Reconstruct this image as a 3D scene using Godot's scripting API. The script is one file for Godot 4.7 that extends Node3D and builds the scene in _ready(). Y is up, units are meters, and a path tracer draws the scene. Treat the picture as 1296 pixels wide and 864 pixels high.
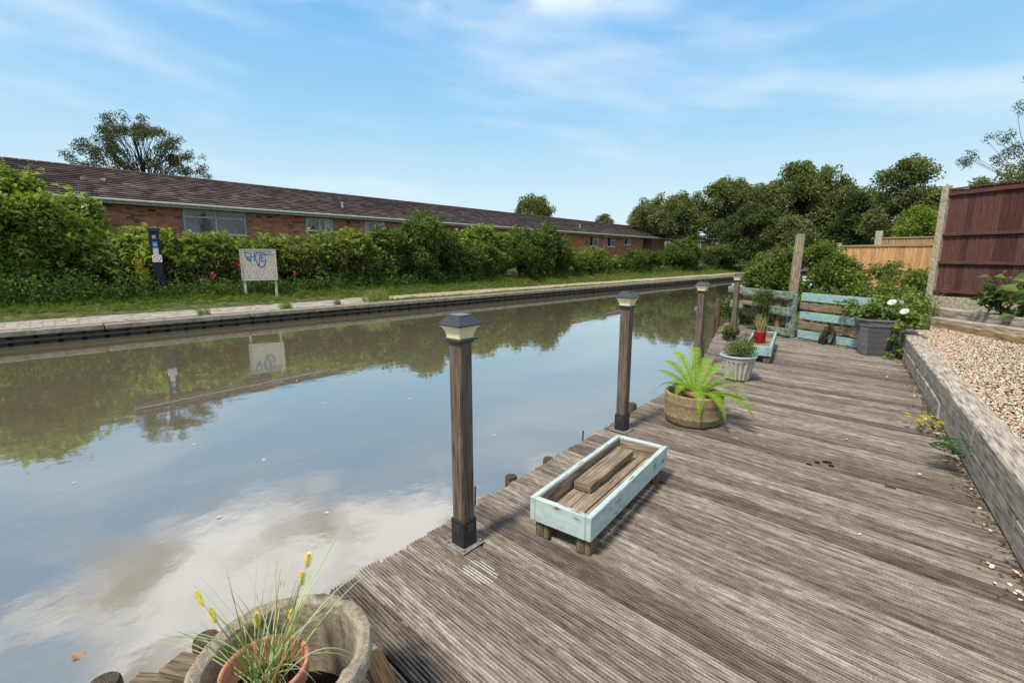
extends Node3D
# A canal-side timber deck with lamp posts and planters, looking across brown water to a towpath, hedges and a long brick bungalow block.

class MB:
	var v := PackedVector3Array()
	var n := PackedVector3Array()
	var t := PackedVector2Array()
	var c := PackedColorArray()
	var ix := PackedInt32Array()
	func tri(a: Vector3, b: Vector3, d: Vector3, hint: Vector3, col := Color.WHITE, ua := Vector2.ZERO, ub := Vector2.ZERO, ud := Vector2.ZERO):
		var nn := (b - a).cross(d - a)
		var flip := nn.dot(hint) < 0.0
		if flip: nn = -nn
		nn = nn.normalized()
		var k := v.size()
		v.append(a); v.append(b); v.append(d)
		n.append(nn); n.append(nn); n.append(nn)
		t.append(ua); t.append(ub); t.append(ud)
		c.append(col); c.append(col); c.append(col)
		if flip:
			ix.append(k); ix.append(k + 1); ix.append(k + 2)
		else:
			ix.append(k); ix.append(k + 2); ix.append(k + 1)
	func quad(a: Vector3, b: Vector3, d: Vector3, e: Vector3, hint: Vector3, col := Color.WHITE, ua := Vector2.ZERO, ub := Vector2.ZERO, ud := Vector2.ZERO, ue := Vector2.ZERO):
		var nn := (b - a).cross(d - a)
		if nn.length_squared() < 1e-16: nn = (d - a).cross(e - a)
		var flip := nn.dot(hint) < 0.0
		if flip: nn = -nn
		nn = nn.normalized()
		var k := v.size()
		v.append(a); v.append(b); v.append(d); v.append(e)
		for i in 4:
			n.append(nn); c.append(col)
		t.append(ua); t.append(ub); t.append(ud); t.append(ue)
		if flip:
			ix.append_array(PackedInt32Array([k, k + 1, k + 2, k, k + 2, k + 3]))
		else:
			ix.append_array(PackedInt32Array([k, k + 2, k + 1, k, k + 3, k + 2]))
	func box(xf: Transform3D, s: Vector3, bev := 0.0, uvo := Vector2.ZERO, col := Color.WHITE):
		var h := s * 0.5
		var L := 0
		if s.y > s[L]: L = 1
		if s.z > s[L]: L = 2
		bev = minf(bev, minf(h.x, minf(h.y, h.z)) * 0.6)
		for i in 3:
			var j := (i + 1) % 3
			var k := (i + 2) % 3
			for sg in [-1.0, 1.0]:
				var p := []
				for q in [[-1, -1], [1, -1], [1, 1], [-1, 1]]:
					var w := Vector3.ZERO
					w[i] = h[i] * sg
					w[j] = (h[j] - bev) * q[0]
					w[k] = (h[k] - bev) * q[1]
					p.append(w)
				var hint := Vector3.ZERO
				hint[i] = sg
				var U := []
				for w in p:
					var ua := 0.0
					var ub := 0.0
					if i == L:
						ua = w[j] * 0.3; ub = w[k]
					else:
						var o := j if k == L else k
						ua = w[L]; ub = w[o] + (0.37 * i)
					U.append(Vector2(ua, ub) + uvo)
				quad(xf * p[0], xf * p[1], xf * p[2], xf * p[3], xf.basis * hint, col, U[0], U[1], U[2], U[3])
				if bev > 0.0:
					# the two chamfers that run from this face along axis k and axis j, each made once
					for sj in [-1.0, 1.0]:
						var a := Vector3.ZERO
						var b := Vector3.ZERO
						a[i] = h[i] * sg; a[j] = (h[j] - bev) * sj
						b[i] = (h[i] - bev) * sg; b[j] = h[j] * sj
						var a2 := a; var b2 := b
						a[k] = -(h[k] - bev); b[k] = a[k]; a2[k] = h[k] - bev; b2[k] = a2[k]
						var hh := Vector3.ZERO
						hh[i] = sg; hh[j] = sj
						var va := Vector2(a[L], 0.011) + uvo
						var vb := Vector2(a2[L], 0.011) + uvo
						quad(xf * a, xf * a2, xf * b2, xf * b, xf.basis * hh, col, va, vb, vb, va)
		if bev > 0.0:
			for sx in [-1.0, 1.0]:
				for sy in [-1.0, 1.0]:
					for sz in [-1.0, 1.0]:
						var d := Vector3(sx, sy, sz)
						var e := h - Vector3(bev, bev, bev)
						tri(xf * (Vector3(h.x, e.y, e.z) * d), xf * (Vector3(e.x, h.y, e.z) * d), xf * (Vector3(e.x, e.y, h.z) * d), xf.basis * d, col, uvo, uvo, uvo)
	func lathe(prof: Array, segs: int, at := Vector3.ZERO, ribs := 0, amp := 0.0, r0 := 0, r1 := 0, col := Color.WHITE, ellip := 1.0):
		var k0 := v.size()
		var m := prof.size()
		for i in m:
			var p: Vector2 = prof[i]
			var pa: Vector2 = prof[maxi(i - 1, 0)]
			var pb: Vector2 = prof[mini(i + 1, m - 1)]
			var d := (pb - pa)
			var nr := Vector2(d.y, -d.x).normalized()
			for s in segs + 1:
				var a := TAU * s / segs
				var r := p.x
				var extra := 0.0
				if ribs > 0 and i >= r0 and i <= r1:
					r += amp * (absf(cos(a * ribs * 0.5)) - 0.6)
					extra = -amp * ribs * 0.5 * sin(a * ribs * 0.5) * signf(cos(a * ribs * 0.5)) / maxf(p.x, 0.01)
				v.append(at + Vector3(cos(a) * r, p.y, sin(a) * r * ellip))
				var ca := cos(a) * nr.x + sin(a) * extra
				var sa := sin(a) * nr.x - cos(a) * extra
				n.append(Vector3(ca, nr.y, sa).normalized())
				t.append(Vector2(a * p.x, p.y))
				c.append(col)
		for i in m - 1:
			for s in segs:
				var a := k0 + i * (segs + 1) + s
				var b := a + segs + 1
				ix.append_array(PackedInt32Array([a, a + 1, b + 1, a, b + 1, b]))
	func tube(pts: Array, rad: Array, segs: int, col := Color.WHITE, cap := true):
		var k0 := v.size()
		var m := pts.size()
		var side := Vector3.ZERO
		var run := 0.0
		for i in m:
			var p: Vector3 = pts[i]
			var d: Vector3 = (pts[mini(i + 1, m - 1)] - pts[maxi(i - 1, 0)]).normalized()
			if i == 0:
				side = d.cross(Vector3(0.31, 0.17, 0.93)).normalized()
				if side.length() < 0.5: side = Vector3.RIGHT
			else:
				run += p.distance_to(pts[i - 1])
			side = (side - d * side.dot(d)).normalized()
			var up := d.cross(side)
			for s in segs + 1:
				var a := TAU * s / segs
				var o := side * cos(a) + up * sin(a)
				v.append(p + o * rad[i]); n.append(o); t.append(Vector2(run, a * rad[i])); c.append(col)
		for i in m - 1:
			for s in segs:
				var a := k0 + i * (segs + 1) + s
				var b := a + segs + 1
				ix.append_array(PackedInt32Array([a, b + 1, a + 1, a, b, b + 1]))
		if cap:
			for e in [0, m - 1]:
				var q := k0 + int(e) * (segs + 1)
				var dd: Vector3 = (pts[0] - pts[1]) if e == 0 else (pts[m - 1] - pts[m - 2])
				for s in segs:
					tri(pts[e], v[q + s], v[q + s + 1], dd, col, Vector2.ZERO, Vector2(0.05, 0), Vector2(0, 0.05))
	func leaf(b: Vector3, d: Vector3, up: Vector3, ln: float, wd: float, col: Color, fold := 0.25):
		# a folded pointed leaf: two triangles either side of the midrib
		var side := d.cross(up).normalized()
		var mid := b + d * ln * 0.45
		var tip := b + d * ln - up * ln * 0.12
		var l := mid + side * wd * 0.5 + up * wd * fold
		var r := mid - side * wd * 0.5 + up * wd * fold
		tri(b, l, tip, up, col)
		tri(b, tip, r, up, col)
	func mesh() -> ArrayMesh:
		var a := []
		a.resize(Mesh.ARRAY_MAX)
		a[Mesh.ARRAY_VERTEX] = v; a[Mesh.ARRAY_NORMAL] = n; a[Mesh.ARRAY_TEX_UV] = t; a[Mesh.ARRAY_COLOR] = c; a[Mesh.ARRAY_INDEX] = ix
		var m := ArrayMesh.new()
		m.add_surface_from_arrays(Mesh.PRIMITIVE_TRIANGLES, a)
		return m

var M := {}
var names := {}
var R := RandomNumberGenerator.new()
var leaf_noise := FastNoiseLite.new()
var broad: ArrayMesh

func lin(r: float, g: float, b: float) -> Color:
	return Color(r, g, b).linear_to_srgb()

func numbered(s: String) -> String:
	if not names.has(s):
		names[s] = 0
		return s
	names[s] += 1
	return "%s_%03d" % [s, names[s]]

func thing(called: String, label: String, category: String, at := Vector3.ZERO, turn := 0.0, group := "") -> Node3D:
	var o := Node3D.new()
	o.name = numbered(called)
	add_child(o)
	o.position = at
	o.rotation.y = turn
	tag(o, label, category, group)
	return o

func tag(o: Node, label: String, category: String, group := "", kind := "") -> void:
	if label: o.set_meta("label", label)
	if category: o.set_meta("category", category)
	if group: o.set_meta("group", group)
	if kind: o.set_meta("kind", kind)

func part(parent: Node, called: String, mesh: Mesh, mat: Material, xf := Transform3D()) -> MeshInstance3D:
	var o := MeshInstance3D.new()
	o.mesh = mesh
	o.material_override = mat
	o.transform = xf
	if parent == self:
		o.name = numbered(called)
		add_child(o)
	else:
		o.name = called
		parent.add_child(o, true)
	return o

func structure(called: String, mesh: Mesh, mat: Material) -> MeshInstance3D:
	var o := part(self, called, mesh, mat)
	o.set_meta("kind", "structure")
	return o

func box_mesh(s: Vector3, bev := 0.006, uvo := Vector2.ZERO) -> ArrayMesh:
	var m := MB.new()
	m.box(Transform3D(), s, bev, uvo)
	return m.mesh()

func at(p: Vector3, ry := 0.0, rx := 0.0, rz := 0.0) -> Transform3D:
	return Transform3D(Basis.from_euler(Vector3(rx, ry, rz)), p)

# ---------- textures ----------
func noise_bytes(w: int, h: int, freq: float, sd: int, oct := 4, type := FastNoiseLite.TYPE_SIMPLEX_SMOOTH) -> PackedByteArray:
	var nz := FastNoiseLite.new()
	nz.noise_type = type
	nz.frequency = freq
	nz.seed = sd
	nz.fractal_octaves = oct
	var im := nz.get_seamless_image(w, h, false, false, 0.15, true)
	im.convert(Image.FORMAT_L8)
	return im.get_data()

func stretched(w: int, h: int, sw: int, freq: float, sd: int, oct := 4) -> PackedByteArray:
	var im := Image.create_from_data(sw, h, false, Image.FORMAT_L8, noise_bytes(sw, h, freq, sd, oct))
	im.resize(w, h, Image.INTERPOLATE_CUBIC)
	return im.get_data()

func ramp_texture(w: int, h: int, layers: Array, weights: Array, stops: Array, cols: Array) -> ImageTexture:
	# mixes grey layers by weight and looks the sum up in a colour ramp (sRGB colours)
	var lut := PackedByteArray()
	for i in 256:
		var x := i / 255.0
		var k := 0
		while k < stops.size() - 2 and x > stops[k + 1]: k += 1
		var f := clampf((x - stops[k]) / (stops[k + 1] - stops[k]), 0, 1)
		var q: Color = cols[k].lerp(cols[k + 1], f)
		lut.append(int(q.r * 255)); lut.append(int(q.g * 255)); lut.append(int(q.b * 255))
	var out := PackedByteArray()
	out.resize(w * h * 3)
	var nl := layers.size()
	var A: PackedByteArray = layers[0]
	var B: PackedByteArray = layers[mini(1, nl - 1)]
	var C: PackedByteArray = layers[mini(2, nl - 1)]
	var wa: float = weights[0]
	var wb: float = weights[1] if nl > 1 else 0.0
	var wc: float = weights[2] if nl > 2 else 0.0
	for i in w * h:
		var x := clampi(int(128.0 + (A[i] - 128) * wa + (B[i] - 128) * wb + (C[i] - 128) * wc), 0, 255) * 3
		out[i * 3] = lut[x]; out[i * 3 + 1] = lut[x + 1]; out[i * 3 + 2] = lut[x + 2]
	return ImageTexture.create_from_image(Image.create_from_data(w, h, false, Image.FORMAT_RGB8, out))

func mat(key: String, col: Color, rough := 0.8, tex: Texture2D = null, scale := Vector3.ONE, spec := 0.4) -> StandardMaterial3D:
	var m := StandardMaterial3D.new()
	m.resource_name = key
	m.albedo_color = col
	m.roughness = rough
	m.metallic_specular = spec
	if tex:
		m.albedo_texture = tex
		m.uv1_scale = scale
	M[key] = m
	return m

func tri_mat(key: String, col: Color, rough: float, tex: Texture2D, scale: float, bump: Texture2D = null, cm := 0.0) -> StandardMaterial3D:
	var m := mat(key, col, rough, tex, Vector3.ONE * scale)
	m.uv1_triplanar = true
	if bump:
		m.heightmap_enabled = true
		m.heightmap_texture = bump
		m.heightmap_scale = cm
	return m

func leaf_mat(key: String, rough := 0.55, back := 0.35) -> StandardMaterial3D:
	var m := mat(key, Color.WHITE, rough, null, Vector3.ONE, 0.4)
	m.vertex_color_use_as_albedo = true
	m.backlight_enabled = true
	m.backlight = lin(back * 0.9, back, back * 0.35)
	return m

func grey_tex(w: int, h: int, a: PackedByteArray) -> ImageTexture:
	return ImageTexture.create_from_image(Image.create_from_data(w, h, false, Image.FORMAT_L8, a))

func make_materials() -> void:
	var d1 := stretched(2048, 512, 192, 0.22, 14, 3)
	var d2 := stretched(2048, 512, 160, 0.055, 15, 5)
	var d3 := noise_bytes(2048, 512, 0.22, 16, 3)
	var g0 := stretched(2048, 256, 48, 0.24, 17, 4)
	var g1 := stretched(2048, 256, 64, 0.09, 11, 5)
	var g2 := stretched(2048, 256, 256, 0.03, 12, 5)
	var g3 := stretched(2048, 256, 1024, 0.02, 13, 5)
	var fine := noise_bytes(512, 512, 0.06, 21, 5)
	var coarse := noise_bytes(512, 512, 0.012, 22, 5)
	var speck := noise_bytes(512, 512, 0.25, 23, 2)
	var deck_tex := ramp_texture(2048, 512, [d1, d2, d3], [0.34, 0.42, 0.26], [0.0, 0.30, 0.50, 0.70, 1.0],
		[Color8(74, 65, 57), Color8(110, 99, 89), Color8(150, 138, 127), Color8(192, 182, 170), Color8(230, 224, 215)])
	var grey_wood := ramp_texture(2048, 256, [g1, g0, g2], [0.45, 0.7, 0.35], [0.0, 0.35, 0.6, 1.0],
		[Color8(78, 68, 60), Color8(150, 139, 126), Color8(190, 181, 168), Color8(226, 219, 208)])
	var wood := ramp_texture(2048, 256, [g1, g0, g2], [0.5, 0.6, 0.25], [0.0, 0.4, 0.65, 1.0],
		[Color8(150, 140, 132), Color8(205, 198, 190), Color8(232, 228, 222), Color8(255, 252, 248)])
	var paint := ramp_texture(2048, 256, [g1, g2, g3], [0.35, 0.45, 0.75], [0.0, 0.16, 0.22, 0.6, 1.0],
		[Color8(110, 98, 84), Color8(150, 140, 122), Color8(172, 198, 194), Color8(188, 214, 208), Color8(206, 226, 220)])
	var paint_worn := ramp_texture(2048, 256, [g1, g2, g3], [0.6, 0.5, 0.8], [0.0, 0.36, 0.45, 0.6, 1.0],
		[Color8(96, 88, 74), Color8(140, 130, 112), Color8(122, 146, 136), Color8(146, 172, 162), Color8(172, 194, 184)])
	var stone := ramp_texture(512, 512, [coarse, fine, speck], [0.5, 0.5, 0.6], [0.0, 0.35, 0.6, 1.0],
		[Color8(105, 96, 82), Color8(160, 150, 134), Color8(200, 191, 175), Color8(240, 234, 222)])
	var mottled := ramp_texture(512, 512, [coarse, fine, speck], [0.7, 0.4, 0.2], [0.0, 0.4, 0.65, 1.0],
		[Color8(170, 165, 158), Color8(215, 212, 206), Color8(238, 235, 230), Color8(255, 255, 252)])
	var bump := grey_tex(512, 512, fine)
	M.bump = bump
	# deck boards: one weathered timber, in a few tones from board to board
	var tones := [lin(0.86, 0.85, 0.83), lin(0.72, 0.70, 0.68), lin(0.60, 0.575, 0.55), lin(0.92, 0.925, 0.92), lin(0.44, 0.42, 0.395), lin(0.78, 0.76, 0.72)]
	for i in tones.size():
		mat("deck%d" % i, tones[i], 0.85, deck_tex, Vector3(0.25, 1.0, 1))
	mat("sleeper", lin(0.82, 0.80, 0.76), 0.9, grey_wood, Vector3(0.4, 2.0, 1))
	mat("sleeper_tan", lin(0.72, 0.58, 0.38), 0.9, grey_wood, Vector3(0.4, 2.0, 1))
	mat("post_wood", lin(0.29, 0.245, 0.215), 0.8, grey_wood, Vector3(0.35, 3.0, 1))
	mat("old_wood", lin(0.50, 0.43, 0.35), 0.9, grey_wood, Vector3(0.4, 2.5, 1))
	mat("box_inside", lin(0.62, 0.54, 0.45), 0.9, grey_wood, Vector3(0.5, 3.0, 1))
	mat("foot_wood", lin(0.34, 0.29, 0.20), 0.9, grey_wood, Vector3(0.5, 3.0, 1))
	mat("pale_blue", lin(0.88, 0.81, 0.80), 0.65, paint, Vector3(0.5, 2.0, 1))
	mat("pallet_blue", lin(0.56, 0.64, 0.66), 0.7, paint, Vector3(0.45, 1.7, 1))
	mat("pallet_green", lin(0.66, 0.68, 0.60), 0.8, paint_worn, Vector3(0.45, 1.7, 1))
	mat("pallet_bare", lin(0.52, 0.42, 0.34), 0.9, grey_wood, Vector3(0.5, 2.5, 1))
	mat("fence_brown", lin(0.155, 0.068, 0.058), 0.8, wood, Vector3(0.3, 1.6, 1))
	mat("fence_brown2", lin(0.100, 0.041, 0.037), 0.8, wood, Vector3(0.3, 1.6, 1))
	mat("fence_orange", lin(0.80, 0.48, 0.22), 0.8, wood, Vector3(0.3, 1.6, 1))
	mat("fence_orange2", lin(0.66, 0.38, 0.165), 0.8, wood, Vector3(0.3, 1.6, 1))
	mat("fence_tan", lin(0.46, 0.33, 0.18), 0.8, wood, Vector3(0.3, 1.6, 1))
	mat("new_timber", lin(0.55, 0.34, 0.16), 0.8, grey_wood, Vector3(0.5, 3.0, 1))
	tri_mat("concrete", lin(0.82, 0.78, 0.70), 0.95, stone, 2.0, bump, 0.4)
	tri_mat("stone_pot", lin(0.56, 0.46, 0.30), 0.95, stone, 3.5, bump, 0.5)
	tri_mat("rough_pot", lin(0.92, 0.86, 0.76), 0.95, stone, 7.0, bump, 1.0)
	tri_mat("terracotta", lin(0.64, 0.29, 0.185), 0.7, mottled, 3.0)
	tri_mat("white_pot", lin(0.60, 0.57, 0.51), 0.6, mottled, 3.0)
	tri_mat("rim_blue", lin(0.40, 0.56, 0.57), 0.6, mottled, 3.0)
	tri_mat("grey_plastic", lin(0.20, 0.20, 0.215), 0.5, mottled, 2.0)
	tri_mat("red_glaze", lin(0.36, 0.02, 0.025), 0.25, mottled, 4.0)
	tri_mat("soil", lin(0.045, 0.032, 0.022), 1.0, stone, 6.0, bump, 2.0)
	mat("black_metal", lin(0.025, 0.025, 0.028), 0.5)
	mat("lamp_black", lin(0.035, 0.036, 0.042), 0.35, null, Vector3.ONE, 0.5)
	tri_mat("galvanised", lin(0.30, 0.30, 0.26), 0.6, mottled, 5.0)
	mat("solar", lin(0.02, 0.022, 0.03), 0.08, null, Vector3.ONE, 0.6)
	var lampg := mat("lamp_glass", lin(0.78, 0.70, 0.42), 0.25, null, Vector3.ONE, 0.5)
	lampg.subsurf_scatter_enabled = true
	lampg.subsurf_scatter_strength = 0.3
	tri_mat("white_upvc", lin(0.72, 0.72, 0.70), 0.4, mottled, 1.0)
	tri_mat("fascia", lin(0.62, 0.61, 0.58), 0.5, mottled, 1.0)
	tri_mat("timber_frame", lin(0.62, 0.60, 0.55), 0.6, mottled, 1.5)
	tri_mat("mortar", lin(0.30, 0.22, 0.165), 0.95, mottled, 1.0)
	var br := mat("brick", Color.WHITE, 0.9)
	br.vertex_color_use_as_albedo = true
	var rt := tri_mat("roof_tile", Color.WHITE, 0.9, mottled, 2.0)
	rt.vertex_color_use_as_albedo = true
	tri_mat("tile_a", lin(0.125, 0.083, 0.079), 0.9, mottled, 2.0)
	tri_mat("tile_b", lin(0.172, 0.123, 0.118), 0.9, mottled, 2.0)
	tri_mat("tile_c", lin(0.083, 0.055, 0.053), 0.9, mottled, 2.0)
	tri_mat("tile_d", lin(0.24, 0.185, 0.173), 0.9, mottled, 2.0)
	tri_mat("room", lin(0.50, 0.48, 0.44), 0.9, mottled, 1.0)
	tri_mat("curtain", lin(0.60, 0.58, 0.54), 0.9, mottled, 1.0)
	var gl := mat("glass", Color(0.2, 0.24, 0.25, 0.10), 0.02, null, Vector3.ONE, 0.5)
	gl.transparency = BaseMaterial3D.TRANSPARENCY_ALPHA
	var pv := tri_mat("paving", Color.WHITE, 0.95, mottled, 1.0)
	pv.vertex_color_use_as_albedo = true
	tri_mat("path_gravel", lin(0.78, 0.70, 0.56), 1.0, stone, 1.2, bump, 1.0)
	tri_mat("coping", lin(0.52, 0.50, 0.46), 0.85, stone, 0.8)
	mat("piling", lin(0.05, 0.045, 0.04), 0.8)
	tri_mat("pile_wood", lin(0.24, 0.20, 0.15), 0.9, stone, 5.0, bump, 1.0)
	var soil2 := ramp_texture(512, 512, [coarse, fine, speck], [0.7, 0.5, 0.4], [0.0, 0.4, 0.6, 1.0],
		[Color8(40, 40, 20), Color8(62, 66, 30), Color8(84, 90, 42), Color8(116, 112, 66)])
	tri_mat("turf", Color.WHITE, 1.0, soil2, 0.6)
	tri_mat("gravel_base", lin(0.30, 0.22, 0.14), 1.0, stone, 8.0, bump, 2.0)
	var peb := mat("pebble", Color.WHITE, 0.7)
	peb.vertex_color_use_as_albedo = true
	leaf_mat("leaf", 0.5, 0.9)
	leaf_mat("leaf_gloss", 0.4, 0.3)
	leaf_mat("petal", 0.7, 0.6)
	tri_mat("bark", lin(0.11, 0.09, 0.07), 0.95, stone, 3.0, bump, 1.5)
	tri_mat("bark_pale", lin(0.34, 0.30, 0.25), 0.9, stone, 3.0, bump, 1.0)
	tri_mat("sign_edge", lin(0.58, 0.56, 0.52), 0.7, mottled, 2.0)
	mat("navy", lin(0.012, 0.013, 0.028), 0.55)
	mat("dark_grey", lin(0.035, 0.036, 0.04), 0.7)
	mat("moss_spot", lin(0.02, 0.018, 0.014), 0.9)
	# water: opaque silt brown under a clean, faintly rippled surface
	var nz := FastNoiseLite.new()
	nz.noise_type = FastNoiseLite.TYPE_SIMPLEX_SMOOTH
	nz.frequency = 0.012
	nz.fractal_octaves = 5
	nz.fractal_gain = 0.42
	nz.seed = 5
	var him := nz.get_seamless_image(1024, 1024, false, false, 0.15, true)
	him.convert(Image.FORMAT_RGBA8)
	him.bump_map_to_normal_map(3.0)
	var w := mat("water", lin(0.155, 0.132, 0.082), 0.015, null, Vector3.ONE, 0.5)
	w.refraction_enabled = true
	w.refraction_scale = 0.22
	w.normal_enabled = true
	w.normal_texture = ImageTexture.create_from_image(him)
	w.normal_scale = 0.11
	w.uv1_scale = Vector3(0.22, 0.22, 1)
	w.clearcoat_enabled = true
	w.clearcoat = 1.0
	w.clearcoat_roughness = 0.015

# ---------- sky ----------
func smooth(a: float, b: float, x: float) -> float:
	var f := clampf((x - a) / (b - a), 0.0, 1.0)
	return f * f * (3.0 - 2.0 * f)

func make_sky() -> Sky:
	var W := 2048
	var H := 1024
	var buf := PackedFloat32Array()
	buf.resize(W * H * 3)
	var n1 := FastNoiseLite.new()
	n1.seed = 31; n1.frequency = 0.55; n1.fractal_octaves = 6; n1.noise_type = FastNoiseLite.TYPE_SIMPLEX_SMOOTH; n1.fractal_gain = 0.52
	var n2 := FastNoiseLite.new()
	n2.seed = 37; n2.frequency = 1.1; n2.fractal_octaves = 5; n2.noise_type = FastNoiseLite.TYPE_SIMPLEX_SMOOTH
	var keys := [[0.0, Vector3(0.45, 0.52, 0.56)], [6.0, Vector3(0.36, 0.48, 0.54)], [14.0, Vector3(0.20, 0.375, 0.525)], [26.0, Vector3(0.092, 0.27, 0.50)], [45.0, Vector3(0.09, 0.24, 0.48)], [90.0, Vector3(0.07, 0.18, 0.40)]]
	for j in H:
		var e := 90.0 - 180.0 * (j + 0.5) / H
		var base := Vector3(0.45, 0.52, 0.55)
		if e > -1.0:
			var k := 0
			while k < keys.size() - 2 and e > keys[k + 1][0]: k += 1
			base = (keys[k][1] as Vector3).lerp(keys[k + 1][1], clampf((e - keys[k][0]) / (keys[k + 1][0] - keys[k][0]), 0, 1))
		var er := deg_to_rad(e)
		var cy := sin(er)
		var ch := cos(er)
		var plane := 1.0 / (maxf(cy, 0.0) + 0.10)
		var cover := smooth(22.5, 29.0, e)
		for i in W:
			var c := base
			if e > -1.0:
				var az := (float(i) + 0.5) / W * TAU - PI
				var px := sin(az) * ch * plane
				var pz := -cos(az) * ch * plane
				# thin high cloud drawn out along one wind direction
				var s := e - 7.0 * sin(az + 0.35)
				var ci := n2.get_noise_3d(cos(az) * 1.1, s * 0.085, sin(az) * 1.1) + 0.6 * n1.get_noise_3d(cos(az) * 5.0, s * 0.42 + 3.0, sin(az) * 5.0)
				var thin := smooth(-0.30, 0.75, ci) * 0.36 + 0.03
				# one longer streak crossing the view, from high above the fence down to the roofs
				var azd := rad_to_deg(az)
				var mid := 17.2 - 0.0032 * (azd - 5.0) * (azd - 5.0) + 0.35 * sin(azd * 0.35)
				var band := exp(-pow((e - mid) / (1.0 + 0.030 * absf(azd + 12.0)), 2.0)) * smooth(-62.0, -30.0, azd) * smooth(60.0, 25.0, azd)
				thin = maxf(thin, band * (0.80 + 0.45 * ci + 0.5 * n1.get_noise_3d(cos(az) * 9.0, s * 1.3, sin(az) * 9.0)))
				for wp in [[-56.0, 16.6, -0.25, 3.2, 0.35], [-63.5, 15.5, -0.2, 2.6, 0.25], [-50.0, 13.2, 0.3, 3.5, 0.5], [-5.5, 6.8, 0.2, 2.5, 0.9]]:
					var da: float = azd - wp[0]
					if absf(da) < 12.0: thin = maxf(thin, 0.55 * exp(-pow(da / wp[3], 2.0) - pow((e - wp[1] - da * wp[2]) / wp[4], 2.0)) * (0.8 + ci))
				c = c.lerp(Vector3(0.61, 0.62, 0.62), clampf(thin, 0.0, 0.9))
				# broken cloud higher up, the one that the canal mirrors
				if cover > 0.0:
					var q := n1.get_noise_2d(px * 2.0 + 11.3, pz * 2.0 - 4.0)
					var d := smooth(-0.24, 0.16, q + 0.02) * cover
					var bulk := n2.get_noise_2d(px * 1.7 - 3.0, pz * 1.7 + 9.0)
					var lum := lerpf(0.86, 0.34, smooth(-0.30, 0.40, bulk + q * 0.4))
					c = c.lerp(Vector3(lum, lum * 1.0, lum * 1.02), d)
			var o := (j * W + i) * 3
			buf[o] = c.x; buf[o + 1] = c.y; buf[o + 2] = c.z
	var im := Image.create_from_data(W, H, false, Image.FORMAT_RGBF, buf.to_byte_array())
	var pm := PanoramaSkyMaterial.new()
	pm.panorama = ImageTexture.create_from_image(im)
	var sk := Sky.new()
	sk.sky_material = pm
	return sk

# ---------- foliage ----------
func rdir() -> Vector3:
	var z := R.randf_range(-1, 1)
	var a := R.randf() * TAU
	var q := sqrt(1 - z * z)
	return Vector3(cos(a) * q, z, sin(a) * q)

func leaf_cluster(cnt: int, rad: float, ln: float, wd: float, sd: int, droop := 0.0) -> ArrayMesh:
	R.seed = sd
	var m := MB.new()
	for i in cnt:
		var p := rdir() * rad * pow(R.randf(), 0.4)
		var d := (p.normalized() * 0.6 + rdir() + Vector3(0, -droop, 0)).normalized()
		var up := (Vector3.UP * 0.9 + rdir() * 0.8).normalized()
		up = (up - d * up.dot(d)).normalized()
		var f := R.randf_range(0.72, 1.2)
		m.leaf(p, d, up, ln * R.randf_range(0.7, 1.2), wd * R.randf_range(0.7, 1.2), Color(f * R.randf_range(0.9, 1.15), f, f * R.randf_range(0.8, 1.1)))
	return m.mesh()

func multi(parent: Node, called: String, mesh: Mesh, m: Material, xfs: Array, cols: Array) -> MultiMeshInstance3D:
	var mm := MultiMesh.new()
	mm.transform_format = MultiMesh.TRANSFORM_3D
	mm.use_colors = true
	mm.mesh = mesh
	mm.instance_count = xfs.size()
	for i in xfs.size():
		mm.set_instance_transform(i, xfs[i])
		mm.set_instance_color(i, cols[i])
	var o := MultiMeshInstance3D.new()
	o.multimesh = mm
	o.material_override = m
	if parent == self:
		o.name = numbered(called)
		add_child(o)
	else:
		o.name = called
		o.set_meta("kind", "stuff")
		parent.add_child(o, true)
	return o

func clumps(center: Vector3, rad: Vector3, cnt: int, r0: float, r1: float, low := -0.9) -> Array:
	# round clumps set on and inside an ellipsoid: [centre, radius, outward]
	var out := []
	for i in cnt:
		var d := rdir()
		if d.y < low: d.y = -d.y
		var k := R.randf_range(0.55, 1.04)
		var r := lerpf(r0 * 0.75, r1, R.randf() * R.randf())
		out.append([center + d * (rad - Vector3.ONE * r * 0.6).max(Vector3.ONE * 0.05) * k, r, d])
	return out

func foliage(parent: Node, called: String, mesh: Mesh, m: Material, cl: Array, density: float, ca: Color, cb: Color, s0: float, s1: float, floor_y := -99.0) -> MultiMeshInstance3D:
	var xfs := []
	var cols := []
	for q in cl:
		var r: float = q[1]
		var cnt := int(density * r * r * 12.6)
		for i in cnt:
			var d := rdir()
			if d.dot(q[2]) < -0.25 and R.randf() < 0.6: d = -d
			var nn := leaf_noise.get_noise_3dv((q[0] + d * r) / r * 1.3 + q[0] * 3.1)
			if nn < -0.24: continue
			var p: Vector3 = q[0] + d * r * (0.35 + 0.75 * sqrt(R.randf())) * (1.0 + 0.75 * nn) * Vector3(1, 0.85, 1)
			if p.y < floor_y: continue
			var b := Basis.from_euler(Vector3(R.randf() * 0.9 - 0.45, R.randf() * TAU, R.randf() * 0.9 - 0.45)).scaled(Vector3.ONE * R.randf_range(s0, s1))
			xfs.append(Transform3D(b, p))
			cols.append(ca.lerp(cb, R.randf()))   # drawn at random for every spray, wherever it sits
	return multi(parent, called, mesh, m, xfs, cols)

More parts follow.
